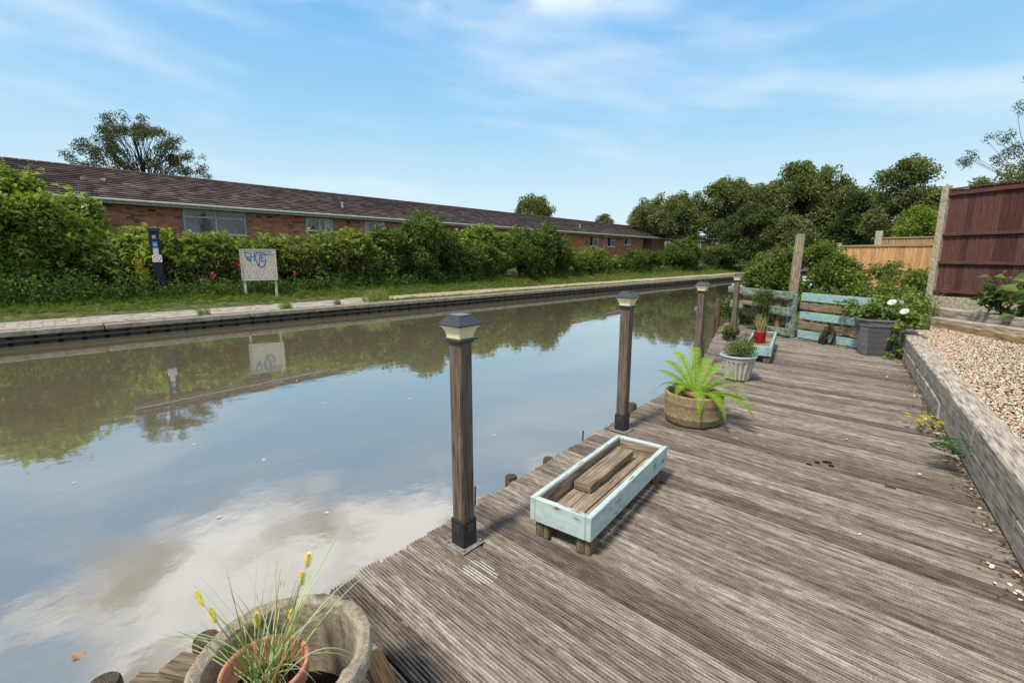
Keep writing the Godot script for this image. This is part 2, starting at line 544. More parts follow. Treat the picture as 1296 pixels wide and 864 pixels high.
func sprigs(parent: Node, mesh: Mesh, m: Material, tops: Array, ln: float, ca: Color, cb: Color, s: float) -> void:
	# long young shoots standing out of a crown, each with leaves along it
	var xfs := []
	var cols := []
	for p in tops:
		var d := (Vector3.UP * 1.2 + rdir() * 0.6).normalized()
		var L := ln * R.randf_range(0.5, 1.2)
		for i in 7:
			var f := i / 6.0
			xfs.append(Transform3D(Basis.from_euler(Vector3(R.randf(), R.randf() * TAU, R.randf())).scaled(Vector3.ONE * s * (1.0 - 0.55 * f)), p + d * L * f + rdir() * 0.03))
			cols.append(ca.lerp(cb, R.randf()))
	multi(parent, "young_shoots", mesh, m, xfs, cols)

func limb(m: MB, a: Vector3, b: Vector3, r0: float, r1: float, bend: float, segs := 5) -> void:
	var pts := []
	var rad := []
	var off := rdir() * bend
	for i in 6:
		var f := i / 5.0
		pts.append(a.lerp(b, f) + off * sin(f * PI) + rdir() * bend * 0.12 * f)
		rad.append(lerpf(r0, r1, f))
	m.tube(pts, rad, segs, Color.WHITE, false)

func shrub(called: String, label: String, group: String, base: Vector3, rad: Vector3, cy: float, cnt: int, ca: Color, cb: Color, sd: int, dens: float, mesh: Mesh, s0 := 0.8, s1 := 1.3, shoots := 0.5) -> Node3D:
	R.seed = sd
	var t := thing(called, label, "shrub", base, 0.0, group)
	var c := Vector3(0, cy, 0)
	var cl := clumps(c, rad, cnt, minf(rad.x, rad.y) * 0.26, minf(rad.x, rad.y) * 0.46, -0.95)
	foliage(t, "foliage", mesh, M.leaf, cl, dens, ca, cb, s0, s1, 0.02)
	if s0 > 0.55:
		foliage(t, "broad_leaves", broad, M.leaf, cl, dens * 0.2, ca.lerp(cb, 0.5), cb * 1.1, 0.8, 1.5, 0.02)
	var st := MB.new()
	for i in 9:
		var q: Array = cl[R.randi() % cl.size()]
		limb(st, Vector3(R.randf_range(-0.4, 0.4) * rad.x, -0.05, R.randf_range(-0.4, 0.4) * rad.z), q[0], 0.03, 0.008, 0.15)
	part(t, "stems", st.mesh(), M.bark)
	if shoots > 0.0:
		var tops := []
		for q in cl:
			if q[0].y > cy + rad.y * 0.25: tops.append(q[0] + Vector3(R.randf_range(-0.2, 0.2), q[1] * 0.7, R.randf_range(-0.2, 0.2)))
		sprigs(t, mesh, M.leaf, tops, shoots, ca.lerp(cb, 0.6), cb, s0 * 0.75)
	return t

func tree(called: String, label: String, group: String, base: Vector3, trunk_r: float, lumps: Array, cnt: int, r0: float, r1: float, dens: float, ca: Color, cb: Color, sd: int, mesh: Mesh, s0: float, s1: float, bark: String, category := "tree") -> Node3D:
	R.seed = sd
	var t := thing(called, label, category, base, 0.0, group)
	var cl := []
	var total := 0.0
	for l in lumps: total += l[1].x * l[1].y
	for l in lumps:
		cl.append_array(clumps(l[0], l[1], int(cnt * 1.6 * l[1].x * l[1].y / total) + 2, r0 * 0.6, r1 * 0.75, -0.75))
	var top: Vector3 = lumps[0][0] + Vector3(0, lumps[0][1].y * 0.5, 0)
	var tr := MB.new()
	var pts := []
	var rr := []
	var sway := rdir() * Vector3(1, 0, 1) * trunk_r * 2.5
	for i in 9:
		var f := i / 8.0
		pts.append(Vector3(top.x * f, lerpf(-0.3, top.y, f), top.z * f) + sway * sin(f * 4.0))
		rr.append(trunk_r * (1.0 - 0.8 * f) * (1.35 if i == 0 else 1.0))
	tr.tube(pts, rr, 9, Color.WHITE, false)
	part(t, "trunk", tr.mesh(), M[bark])
	var br := MB.new()
	for q in cl:
		var f := clampf(0.25 + 0.6 * (q[0].y / maxf(top.y, 0.1)) * R.randf_range(0.6, 1.0), 0.2, 0.95)
		var a: Vector3 = pts[int(f * 8)]
		limb(br, a, q[0], trunk_r * 0.28 * (1.15 - f), trunk_r * 0.05, a.distance_to(q[0]) * 0.10, 4)
	part(t, "limbs", br.mesh(), M[bark])
	foliage(t, "crown", mesh, M.leaf, cl, dens, ca, cb, s0, s1)
	return t

# ---------- the place: lines on the ground ----------
const BANK_DIR := Vector3(0.0867, 0, -0.9962)
const BANK_OUT := Vector3(-0.9962, 0, -0.0867)
func bank(s: float, o: float, y: float) -> Vector3:
	return Vector3(-14.0, y, 0) + BANK_DIR * s + BANK_OUT * o

func verge_height(o: float) -> float:
	return lerpf(-0.02, 0.38, smooth(1.8, 3.6, o)) + lerpf(0.0, 0.25, smooth(4.5, 8.0, o))

func deck_left(z: float) -> float:
	var k := [[1.5, -1.86], [-0.98, -1.92], [-2.81, -1.99], [-5.0, -2.04], [-5.7, -2.14], [-7.0, -2.30], [-9.0, -2.78], [-10.5, -3.15], [-12.0, -3.4]]
	for i in k.size() - 1:
		if z <= k[i][0] and z > k[i + 1][0]:
			return lerpf(k[i][1], k[i + 1][1], (z - k[i][0]) / (k[i + 1][0] - k[i][0]))
	return -1.9

func wall_x(z: float) -> float:
	return 0.55 + 0.107 * (z + 3.3)

func build_ground() -> void:
	var w := MB.new()
	for i in 1:
		w.quad(Vector3(-60, -0.3, 60), Vector3(40, -0.3, 60), Vector3(40, -0.3, -140), Vector3(-60, -0.3, -140), Vector3.UP, Color.WHITE, Vector2(-60, 60), Vector2(40, 60), Vector2(40, -140), Vector2(-60, -140))
	structure("water", w.mesh(), M.water)
	# far bank: strip of land from the edging out past the bungalows to the horizon
	var g := MB.new()
	var offs := [0.22, 0.8, 1.6, 2.2, 2.8, 3.4, 4.2, 5.0, 6.5, 8.0, 30.0, 400.0]
	var ss := [-300.0, -40.0, -20.0, -10.0, 0.0, 10.0, 20.0, 30.0, 45.0, 60.0, 90.0, 400.0]
	for i in offs.size() - 1:
		for j in ss.size() - 1:
			g.quad(bank(ss[j], offs[i], verge_height(offs[i])), bank(ss[j + 1], offs[i], verge_height(offs[i])), bank(ss[j + 1], offs[i + 1], verge_height(offs[i + 1])), bank(ss[j], offs[i + 1], verge_height(offs[i + 1])), Vector3.UP)
	structure("ground", g.mesh(), M.turf)
	# near bank: under the deck, under the gravel and on behind the pallets
	var r := MB.new()
	var zs := [40.0, 1.5, -1.0, -3.0, -5.0, -7.0, -9.0, -10.5, -12.0, -17.0, -30.0, -60.0, -300.0]
	for i in zs.size() - 1:
		var xa: float = (deck_left(zs[i]) + 0.35) if zs[i] > -11.0 else lerpf(-3.3, -6.0, clampf((-12.0 - zs[i]) / 48.0, 0, 1))
		var xb: float = (deck_left(zs[i + 1]) + 0.35) if zs[i + 1] > -11.0 else lerpf(-3.3, -6.0, clampf((-12.0 - zs[i + 1]) / 48.0, 0, 1))
		var a := Vector3(xa, -0.1, zs[i])
		var b := Vector3(xb, -0.1, zs[i + 1])
		r.quad(a, b, Vector3(300, -0.1, zs[i + 1]), Vector3(300, -0.1, zs[i]), Vector3.UP)
		r.quad(a, b, b + Vector3(-0.1, -0.6, 0), a + Vector3(-0.1, -0.6, 0), Vector3.LEFT)
	structure("ground", r.mesh(), M.turf)

func build_towpath() -> void:
	# block paving on the near stretch, then a pale stone-dust path along grass
	var root := Node3D.new()
	root.name = "towpath"
	add_child(root)
	root.set_meta("kind", "structure")
	R.seed = 71
	var b := MB.new()
	var s := -14.0
	while s < 9.2:
		var o := 0.34
		while o < 2.42:
			var f := R.randf_range(0.8, 1.12)
			var col := Color(0.50 * f, 0.455 * f, 0.415 * f)
			if R.randf() < 0.15: col = Color(0.36 * f, 0.28 * f, 0.25 * f)
			var h := 0.012 + R.randf() * 0.004
			var a0 := bank(s, o, h); var a1 := bank(s + 0.195, o, h); var a2 := bank(s + 0.195, o + 0.095, h); var a3 := bank(s, o + 0.095, h)
			b.quad(a0, a1, a2, a3, Vector3.UP, col)
			var dn := Vector3(0, -0.03, 0)
			b.quad(a0, a1, a1 + dn, a0 + dn, -BANK_OUT, col)
			b.quad(a0, a3, a3 + dn, a0 + dn, -BANK_DIR, col)
			b.quad(a1, a2, a2 + dn, a1 + dn, BANK_DIR, col)
			o += 0.1
		s += 0.2
	var pb := part(root, "paving_blocks", b.mesh(), M.paving)
	pb.set_meta("kind", "stuff")
	var p := MB.new()
	var prev := []
	for i in 62:
		var q := 8.6 + i * 1.0
		var o0 := 0.95 + 0.12 * sin(q * 1.3) + 0.1 * sin(q * 3.1)
		var o1 := 2.1 + 0.12 * sin(q * 0.9 + 1.0) + 0.08 * sin(q * 2.7)
		if i == 0:
			o0 = 0.4; o1 = 2.4
		var row := [bank(q, o0, 0.0), bank(q, (o0 + o1) * 0.5, 0.022), bank(q, o1, 0.03)]
		if prev:
			for k in 2:
				p.quad(prev[k], row[k], row[k + 1], prev[k + 1], Vector3.UP)
		prev = row
	part(root, "stone_path", p.mesh(), M.path_gravel)

func build_edging() -> void:
	var t := thing("canal_edging", "long grey canal edging of coping beams over dark piling along the towpath", "edging")
	R.seed = 72
	var s := -13.0
	var k := 0
	while s < 66.0:
		var L := 2.98
		var c := bank(s + L * 0.5, 0.14, -0.045 + R.randf_range(-0.006, 0.006))
		part(t, "coping_beam", coping_mesh, M.coping, Transform3D(Basis(Vector3.UP, atan2(-BANK_DIR.x, -BANK_DIR.z)) * Basis(Vector3.UP, R.randf_range(-0.004, 0.004)), c))
		s += 3.0
	var m := MB.new()
	var q := -13.0
	var bas := Basis(Vector3.UP, atan2(-BANK_DIR.x, -BANK_DIR.z))
	while q < 66.0:
		m.box(Transform3D(bas, bank(q, 0.10 + R.randf() * 0.02, -0.30)), Vector3(0.05, 0.40, 0.30), 0.004, Vector2.ZERO)
		q += 0.38
	var pl := part(t, "piling", m.mesh(), M.piling)
	pl.set_meta("kind", "stuff")
	var wl := MB.new()
	wl.box(Transform3D(bas, bank(26.0, 0.20, -0.32)), Vector3(0.06, 0.44, 79.0))
	part(t, "back_board", wl.mesh(), M.piling)
	var wa := MB.new()
	wa.box(Transform3D(bas, bank(26.0, 0.055, -0.20)), Vector3(0.03, 0.05, 79.0))
	part(t, "waling", wa.mesh(), M.pile_wood)
	part(t, "edge_strip", edge_strip_mesh(), M.coping)

var coping_mesh: ArrayMesh
func edge_strip_mesh() -> ArrayMesh:
	var m := MB.new()
	var bas := Basis(Vector3.UP, atan2(-BANK_DIR.x, -BANK_DIR.z))
	m.box(Transform3D(bas, bank(26.0, 0.30, 0.0)), Vector3(0.05, 0.05, 79.0), 0.008)
	return m.mesh()

func build_bungalow() -> void:
	var turn := asin(0.035)
	var t := thing("brick_bungalow_block", "long low brick building with dark tiled roof behind the hedge", "building", Vector3(-21.8, 0, 0), turn)
	var EA := 3.33
	var s0 := -14.0
	var s1 := 76.0
	# openings: start, end, sill, head, kind
	var op := [[5.99, 8.3, 2.36, 3.31, "wide"], [10.99, 12.35, 2.68, 3.27, "pair"], [14.15, 15.46, 2.55, 3.27, "pair"], [17.2, 18.1, 2.6, 3.27, "pair"], [23.0, 24.3, 2.3, 3.27, "pair"], [27.6, 28.9, 2.3, 3.27, "pair"],
		[37.6, 39.29, 2.31, 3.25, "case"], [41.1, 42.77, 2.3, 3.25, "case"], [44.87, 46.45, 2.56, 3.25, "case"], [55.72, 57.8, 2.55, 3.22, "case"], [63.0, 65.0, 2.5, 3.22, "case"], [68.2, 69.8, 2.55, 3.2, "case"]]
	var put := func(a: float, b: float, y0: float, y1: float):
		if b - a > 0.01 and y1 - y0 > 0.01:
			part(t, "wall_panel", box_mesh(Vector3(0.24, y1 - y0, b - a), 0.0), M.mortar, Transform3D(Basis(), Vector3(-0.13, (y0 + y1) * 0.5, -(a + b) * 0.5)))
	var x := s0
	for o in op:
		if o[0] > 49.4 and x < 49.4:
			put.call(x, 49.4, 0.0, EA)
			x = 52.0
		put.call(x, o[0], 0.0, EA)
		put.call(o[0], o[1], 0.0, o[2])
		put.call(o[0], o[1], o[3], EA)
		x = o[1]
	put.call(x, s1, 0.0, EA)
	var ends := MB.new()
	ends.box(Transform3D(Basis(), Vector3(-4.5, 1.9, -s0 - 0.1)), Vector3(8.4, 3.7, 0.2))
	ends.box(Transform3D(Basis(), Vector3(-4.5, 1.9, -s1 + 0.1)), Vector3(8.4, 3.7, 0.2))
	ends.box(Transform3D(Basis(), Vector3(-9.0, 1.7, -(s0 + s1) * 0.5)), Vector3(0.2, 3.3, s1 - s0))
	part(t, "gable_and_back_wall", ends.mesh(), M.mortar)
	# bricks, laid in stretcher bond and proud of the mortar
	R.seed = 81
	var bm := MB.new()
	var y := 0.9
	var row := 0
	while y < EA - 0.06:
		var a := 0.4 + (0.115 if row % 2 else 0.0)
		while a < 75.5:
			var skip := (a > 49.2 and a < 52.0)
			for o in op:
				if a + 0.215 > o[0] and a < o[1] and y + 0.065 > o[2] and y < o[3]: skip = true
			if not skip:
				var f := R.randf_range(0.72, 1.18)
				var col := Color(0.45 * f, 0.185 * f * R.randf_range(0.88, 1.15), 0.100 * f)
				if R.randf() < 0.12: col = Color(0.22 * f, 0.095 * f, 0.065 * f)
				var px := R.randf_range(-0.001, 0.003) + 0.006
				var p0 := Vector3(px, y, -a); var p1 := Vector3(px, y, -a - 0.215); var p2 := Vector3(px, y + 0.065, -a - 0.215); var p3 := Vector3(px, y + 0.065, -a)
				var bk := Vector3(-px - 0.004, 0, 0)
				bm.quad(p0, p1, p2, p3, Vector3.RIGHT, col)
				bm.quad(p3, p2, p2 + bk, p3 + bk, Vector3.UP, col)
				bm.quad(p0, p1, p1 + bk, p0 + bk, Vector3.DOWN, col)
				bm.quad(p0, p3, p3 + bk, p0 + bk, Vector3.BACK, col)
				bm.quad(p1, p2, p2 + bk, p1 + bk, Vector3.FORWARD, col)
			a += 0.225
		y += 0.075
		row += 1
	var bp := part(t, "bricks", bm.mesh(), M.brick)
	bp.set_meta("kind", "stuff")
	# porch recess
	var pr := MB.new()
	pr.box(Transform3D(Basis(), Vector3(-1.3, 1.7, -50.7)), Vector3(0.1, 3.3, 2.7))
	pr.box(Transform3D(Basis(), Vector3(-0.76, 1.7, -49.33)), Vector3(0.98, 3.3, 0.1))
	pr.box(Transform3D(Basis(), Vector3(-0.76, 1.7, -52.07)), Vector3(0.98, 3.3, 0.1))
	part(t, "porch", pr.mesh(), M.mortar)
	var dr := part(t, "door", box_mesh(Vector3(0.05, 2.1, 0.95)), M.timber_frame, at(Vector3(-1.2, 1.75, -50.4)))
	part(dr, "pane", box_mesh(Vector3(0.02, 0.7, 0.6)), M.solar, at(Vector3(0.03, 0.45, 0)))
	for o in op:
		window(t, o[0], o[1], o[2], o[3], o[4])
	# roof
	var eave := Vector3(0.42, 3.47, 0)
	var ridge := Vector3(-4.2, 5.0, 0)
	var back := Vector3(-9.3, 3.4, 0)
	var slope := (ridge - eave)
	var sl := slope.length()
	var sdir := slope.normalized()
	var up := Vector3(-sdir.y, sdir.x, 0)
	if up.y < 0: up = -up
	var rf := MB.new()
	var za := Vector3(0, 0, -s0 + 0.3)
	var zb := Vector3(0, 0, -s1 - 0.3)
	rf.quad(eave + za - up * 0.03, eave + zb - up * 0.03, ridge + zb - up * 0.03, ridge + za - up * 0.03, Vector3.UP)
	rf.quad(ridge + za, ridge + zb, back + zb, back + za, Vector3(-0.3, 1, 0))
	rf.quad(eave + za - up * 0.08, eave + zb - up * 0.08, Vector3(-0.2, 3.4, zb.z), Vector3(-0.2, 3.4, za.z), Vector3.DOWN)
	for e in [[za, Vector3.BACK], [zb, Vector3.FORWARD]]:
		rf.tri(Vector3(0, 3.3, 0) + e[0], ridge + e[0], Vector3(-9, 3.3, 0) + e[0], e[1])
	part(t, "roof", rf.mesh(), M.tile_c)
	var rows := 15
	var gauge := sl / rows
	var tile := MB.new()
	# one tile: exposed face, its thick lower edge and sides; local x up the slope, y out, z across
	var tl := gauge + 0.05
	tile.quad(Vector3(0, 0.058, -0.16), Vector3(0, 0.058, 0.16), Vector3(tl, 0.006, 0.16), Vector3(tl, 0.006, -0.16), Vector3.UP)
	tile.quad(Vector3(0, 0.058, -0.16), Vector3(0, 0.058, 0.16), Vector3(0, -0.004, 0.16), Vector3(0, -0.004, -0.16), Vector3.LEFT)
	for sg in [-1.0, 1.0]:
		tile.quad(Vector3(0, 0.058, 0.16 * sg), Vector3(0, -0.004, 0.16 * sg), Vector3(tl, -0.02, 0.16 * sg), Vector3(tl, 0.006, 0.16 * sg), Vector3(0, 0, sg))
	var tm := tile.mesh()
	var tb := Basis(sdir, up, sdir.cross(up))
	var many := MB.new()
	R.seed = 82
	var tmats := [M.tile_a, M.tile_b, M.tile_c, M.tile_a, M.tile_d]
	var tcols := [Color(0.105, 0.070, 0.067), Color(0.145, 0.104, 0.100), Color(0.070, 0.046, 0.045), Color(0.098, 0.065, 0.062), Color(0.20, 0.155, 0.145)]
	var singles := 0
	var cols_n := int((s1 - s0) / 0.33)
	for i in cols_n:
		var sp := s0 + 0.165 + i * 0.33
		for r in rows:
			var pos := eave + sdir * (gauge * r) + Vector3(0, 0, -(sp + (0.165 if r % 2 else 0.0)))
			var bb := tb * Basis(Vector3(0, 0, 1), R.randf_range(-0.012, 0.014)) * Basis(Vector3(1, 0, 0), R.randf_range(-0.014, 0.014))
			var w := R.randi() % 5
			if w == 4 and R.randf() < 0.45: w = 1
			if sp > 3.5 and sp < 10.1 and singles < 300:
				singles += 1
				part(t, "roof_tile", tm, tmats[w], Transform3D(bb, pos))
			else:
				var xf := Transform3D(bb, pos)
				var f := R.randf_range(0.85, 1.15)
				var col: Color = tcols[w] * f
				many.quad(xf * Vector3(0, 0.058, -0.16), xf * Vector3(0, 0.058, 0.16), xf * Vector3(tl, 0.006, 0.16), xf * Vector3(tl, 0.006, -0.16), up, col)
				many.quad(xf * Vector3(0, 0.058, -0.16), xf * Vector3(0, 0.058, 0.16), xf * Vector3(0, -0.004, 0.16), xf * Vector3(0, -0.004, -0.16), -sdir, col)
				for sg in [-1.0, 1.0]:
					many.quad(xf * Vector3(0, 0.058, 0.16 * sg), xf * Vector3(0, -0.004, 0.16 * sg), xf * Vector3(tl, -0.02, 0.16 * sg), xf * Vector3(tl, 0.006, 0.16 * sg), Vector3(0, 0, sg), col)
	var tp := part(t, "roof_tiles", many.mesh(), M.roof_tile)
	tp.set_meta("kind", "stuff")
	var rd := MB.new()
	var q := s0
	while q < s1:
		rd.box(Transform3D(Basis(Vector3(0, 0, 1), R.randf_range(-0.01, 0.01)), ridge + Vector3(0, 0.03 + R.randf() * 0.006, -q - 0.22)), Vector3(0.24, 0.10, 0.446), 0.03)
		q += 0.45
	var rp := part(t, "ridge_tiles", rd.mesh(), M.tile_b)
	rp.set_meta("kind", "stuff")
	var L := s1 - s0
	var zc := -(s0 + s1) * 0.5
	part(t, "fascia_board", box_mesh(Vector3(0.025, 0.14, L)), M.fascia, at(Vector3(0.36, 3.385, zc)))
	var gut := MB.new()
	gut.tube([Vector3(0.43, 3.43, -s0), Vector3(0.43, 3.43, zc), Vector3(0.43, 3.43, -s1)], [0.05, 0.05, 0.05], 8)
	part(t, "gutter", gut.mesh(), M.fascia)
	part(t, "soffit", box_mesh(Vector3(0.34, 0.02, L)), M.timber_frame, at(Vector3(0.175, 3.335, zc)))
	for sp in [16.45, 25.8, 33.2, 40.2, 58.5, 66.5]:
		var dp := MB.new()
		dp.tube([Vector3(0.40, 3.42, -sp), Vector3(0.38, 3.30, -sp), Vector3(0.08, 3.12, -sp - 0.05), Vector3(0.06, 2.9, -sp - 0.05), Vector3(0.06, 0.3, -sp - 0.05)], [0.036, 0.036, 0.036, 0.036, 0.036], 8)
		part(t, "downpipe", dp.mesh(), M.white_upvc)
	for v in [[13.54, 0.30], [37.7, 0.32], [59.0, 0.3]]:
		var vp := MB.new()
		var c0: Vector3 = eave + slope * v[1] + Vector3(0, 0, -v[0])
		vp.tube([c0, c0 + Vector3(0, 0.24, 0), c0 + Vector3(0, 0.25, 0), c0 + Vector3(0, 0.32, 0)], [0.05, 0.05, 0.075, 0.06], 10)
		part(t, "vent_pipe", vp.mesh(), M.fascia)
	for v in [3.0, 5.0, 9.3, 13.2]:
		part(t, "air_brick", box_mesh(Vector3(0.03, 0.08, 0.22), 0.004), M.tile_c, at(Vector3(0.02, 3.18, -v)))

func window(t: Node3D, a: float, b: float, y0: float, y1: float, kind: String) -> void:
	var W := b - a
	var H := y1 - y0
	var w := Node3D.new()
	w.name = "window"
	w.position = Vector3(0, (y0 + y1) * 0.5, -(a + b) * 0.5)
	t.add_child(w, true)
	var fm: Material = M.timber_frame if kind == "wide" else M.white_upvc
	var f := 0.06
	var x := -0.06
	var fr := MB.new()
	fr.box(Transform3D(Basis(), Vector3(x, H * 0.5 - f * 0.5, 0)), Vector3(0.07, f, W), 0.006)
	fr.box(Transform3D(Basis(), Vector3(x, -H * 0.5 + f * 0.5, 0)), Vector3(0.07, f, W), 0.006)
	for sg in [-1.0, 1.0]:
		fr.box(Transform3D(Basis(), Vector3(x, 0, sg * (W * 0.5 - f * 0.5))), Vector3(0.068, H - 2 * f, f), 0.006)
	fr.box(Transform3D(Basis(), Vector3(x, 0, 0)), Vector3(0.066, H - 2 * f, f * 1.2), 0.006)
	if kind == "wide":
		for sg in [-1.0, 1.0]:
			fr.box(Transform3D(Basis(), Vector3(x, H * 0.20, sg * W * 0.25)), Vector3(0.066, f * 1.1, W * 0.5 - f * 1.65), 0.006)
			fr.box(Transform3D(Basis(), Vector3(x + 0.02, H * 0.46 - 0.06, sg * W * 0.25)), Vector3(0.03, 0.03, W * 0.5 - f * 1.7), 0.004)
	elif kind == "case":
		fr.box(Transform3D(Basis(), Vector3(x, H * 0.18, -W * 0.25)), Vector3(0.066, f, W * 0.5 - f * 1.6), 0.006)
	part(w, "frame", fr.mesh(), fm)
	for sg in [-1.0, 1.0]:
		part(w, "pane", box_mesh(Vector3(0.008, H - 2 * f, W * 0.5 - f * 1.6), 0.0), M.glass, at(Vector3(x, 0, sg * W * 0.25)))
	part(w, "sill", box_mesh(Vector3(0.16, 0.05, W + 0.08), 0.01), fm, at(Vector3(0.0, -H * 0.5 - 0.026, 0)))
	var rm := MB.new()
	var rh := H * 0.5 + 0.02
	var rw := W * 0.5 + 0.3
	rm.quad(Vector3(-1.2, -rh, -rw), Vector3(-1.2, -rh, rw), Vector3(-1.2, rh, rw), Vector3(-1.2, rh, -rw), Vector3.RIGHT)
	for sg in [-1.0, 1.0]:
		rm.quad(Vector3(-1.2, sg * rh, -rw), Vector3(-1.2, sg * rh, rw), Vector3(-0.26, sg * rh, rw), Vector3(-0.26, sg * rh, -rw), Vector3(0, -sg, 0))
		rm.quad(Vector3(-1.2, -rh, sg * rw), Vector3(-1.2, rh, sg * rw), Vector3(-0.26, rh, sg * rw), Vector3(-0.26, -rh, sg * rw), Vector3(0, 0, -sg))
	part(w, "room", rm.mesh(), M.room)
	if kind != "wide":
		var n := 14
		for sg in [-1.0, 1.0]:
			var cu := MB.new()
			for i in n:
				var z0: float = sg * (W * 0.5 - (W * 0.27) * i / n)
				var z1: float = sg * (W * 0.5 - (W * 0.27) * (i + 1) / n)
				var xa := -0.16 + (0.012 if i % 2 else -0.012)
				var xb := -0.16 + (-0.012 if i % 2 else 0.012)
				cu.quad(Vector3(xa, -H * 0.5, z0), Vector3(xb, -H * 0.5, z1), Vector3(xb, H * 0.5, z1), Vector3(xa, H * 0.5, z0), Vector3.RIGHT)
			part(w, "curtain", cu.mesh(), M.curtain)

# ---------- deck ----------
func board_mesh(L: float, W: float, uvo: Vector2) -> ArrayMesh:
	# a decking board grooved along its length; local x is the length, z across
	var m := MB.new()
	var T := 0.028
	var n := 8
	var pitch := W / n
	var prof := []   # (z, y)
	prof.append(Vector2(-W * 0.5, -0.004))
	for i in n:
		var z0 := -W * 0.5 + pitch * i
		prof.append(Vector2(z0 + pitch * 0.14, 0.0))
		prof.append(Vector2(z0 + pitch * 0.60, 0.0))
		prof.append(Vector2(z0 + pitch * 0.66, -0.012))
		if i < n - 1: prof.append(Vector2(z0 + pitch * 1.08, -0.012))
	prof.append(Vector2(W * 0.5, -0.012))
	var hx := L * 0.5
	for i in prof.size() - 1:
		var a: Vector2 = prof[i]
		var b: Vector2 = prof[i + 1]
		var d := Vector3(0, b.x - a.x, a.y - b.y)
		var ua := Vector2(-hx, a.x) + uvo
		var ub := Vector2(-hx, b.x) + uvo
		m.quad(Vector3(-hx, a.y, a.x), Vector3(hx, a.y, a.x), Vector3(hx, b.y, b.x), Vector3(-hx, b.y, b.x), d, Color.WHITE, ua, ua + Vector2(L, 0), ub + Vector2(L, 0), ub)
		for sg in [-1.0, 1.0]:
			m.quad(Vector3(hx * sg, a.y, a.x), Vector3(hx * sg, b.y, b.x), Vector3(hx * sg, -T, b.x), Vector3(hx * sg, -T, a.x), Vector3(sg, 0, 0), Color.WHITE, ua, ub, ub + Vector2(0.02, 0), ua + Vector2(0.02, 0))
	for sg in [-1.0, 1.0]:
		m.quad(Vector3(-hx, -0.012 if sg > 0 else -0.004, W * 0.5 * sg), Vector3(hx, -0.012 if sg > 0 else -0.004, W * 0.5 * sg), Vector3(hx, -T, W * 0.5 * sg), Vector3(-hx, -T, W * 0.5 * sg), Vector3(0, 0, sg), Color.WHITE, uvo, uvo + Vector2(L, 0), uvo + Vector2(L, 0.02), uvo + Vector2(0, 0.02))
	m.quad(Vector3(-hx, -T, -W * 0.5), Vector3(hx, -T, -W * 0.5), Vector3(hx, -T, W * 0.5), Vector3(-hx, -T, W * 0.5), Vector3.DOWN)
	return m.mesh()

func build_deck() -> void:
	var t := thing("timber_deck", "weathered grooved timber deck along the canal edge", "deck")
	R.seed = 101
	var turn := deg_to_rad(-3.2)
	var dx := Vector3(cos(-turn), 0, sin(-turn))
	var z := 0.95
	var seq := [0, 1, 3, 5, 2, 3, 1, 0, 2, 5, 3, 1, 0, 4, 3, 1, 5, 2, 0, 4, 5, 3, 1, 0, 2, 5, 1, 4, 0, 2]
	var k := 0
	while z > -11.4:
		# z is taken at x = -1.95; find both ends along the board's own line
		var xl := deck_left(z) - 0.02 + R.randf_range(-0.018, 0.018)
		var zr := z + 2.6 * tan(deg_to_rad(3.2))
		var xr := wall_x(zr) + 0.08
		if z > -0.35: xl += 0.0
		var a := Vector3(xl, 0, z + (xl + 1.95) * tan(deg_to_rad(3.2)))
		var b := Vector3(xr, 0, z + (xr + 1.95) * tan(deg_to_rad(3.2)))
		var L := a.distance_to(b)
		var i: int = seq[k % seq.size()] if R.randf() < 0.8 else R.randi() % 6
		var c := (a + b) * 0.5 + Vector3(0, R.randf_range(-0.0015, 0.0015), 0)
		var bd := part(t, "board", board_mesh(L, 0.1305, Vector2(R.randf() * 4.0, R.randf() * 3.0)), M["deck%d" % i], Transform3D(Basis(Vector3.UP, turn + R.randf_range(-0.002, 0.002)) * Basis(Vector3(1, 0, 0), R.randf_range(-0.008, 0.008)), c))
		var zs := z + (-1.5 + 1.95) * tan(deg_to_rad(3.2))
		if absf(zs + 1.49) < 0.16: splash(bd, -1.5 - c.x, zs)
		z -= 0.1485 + R.randf_range(0.0, 0.003)
		k += 1
	for x in [0.25, 1.0, 1.75, 2.35]:
		var j := MB.new()
		var pts := []
		for zz in [1.0, -1.0, -3.0, -5.0, -7.0, -9.0, -11.0]: pts.append(Vector3(deck_left(zz) + x, -0.085, zz))
		for q in pts.size() - 1:
			var mid: Vector3 = (pts[q] + pts[q + 1]) * 0.5
			var d: Vector3 = pts[q + 1] - pts[q]
			j.box(Transform3D(Basis(Vector3.UP, atan2(-d.x, -d.z)), mid), Vector3(0.05, 0.1, d.length()))
		part(t, "joist", j.mesh(), M.pile_wood)
func splash(bd: Node3D, x0: float, zs: float) -> void:
	# pale dried paint on the ridges of one board beside the first lamp post
	var s := MB.new()
	var W := 0.1305
	for r in 8:
		var zl := -W * 0.5 + W / 8.0 * (r + 0.37)
		var k := (zs + zl + 1.49) / 0.075
		if absf(k) >= 1.0: continue
		var half := 0.10 * sqrt(1.0 - k * k)
		var u := -half * R.randf_range(0.7, 1.2)
		while u < half:
			var w := R.randf_range(0.008, 0.03)
			s.quad(Vector3(x0 + u, 0.0012, zl - 0.0036), Vector3(x0 + u + w, 0.0012, zl - 0.0036), Vector3(x0 + u + w + 0.002, 0.0012, zl + 0.0036), Vector3(x0 + u - 0.002, 0.0012, zl + 0.0036), Vector3.UP)
			u += w + (R.randf_range(0.002, 0.008) if R.randf() < 0.3 else 0.0001)
	if s.v.size() > 0:
		part(bd, "paint_splash", s.mesh(), M.fascia).set_meta("kind", "stuff")

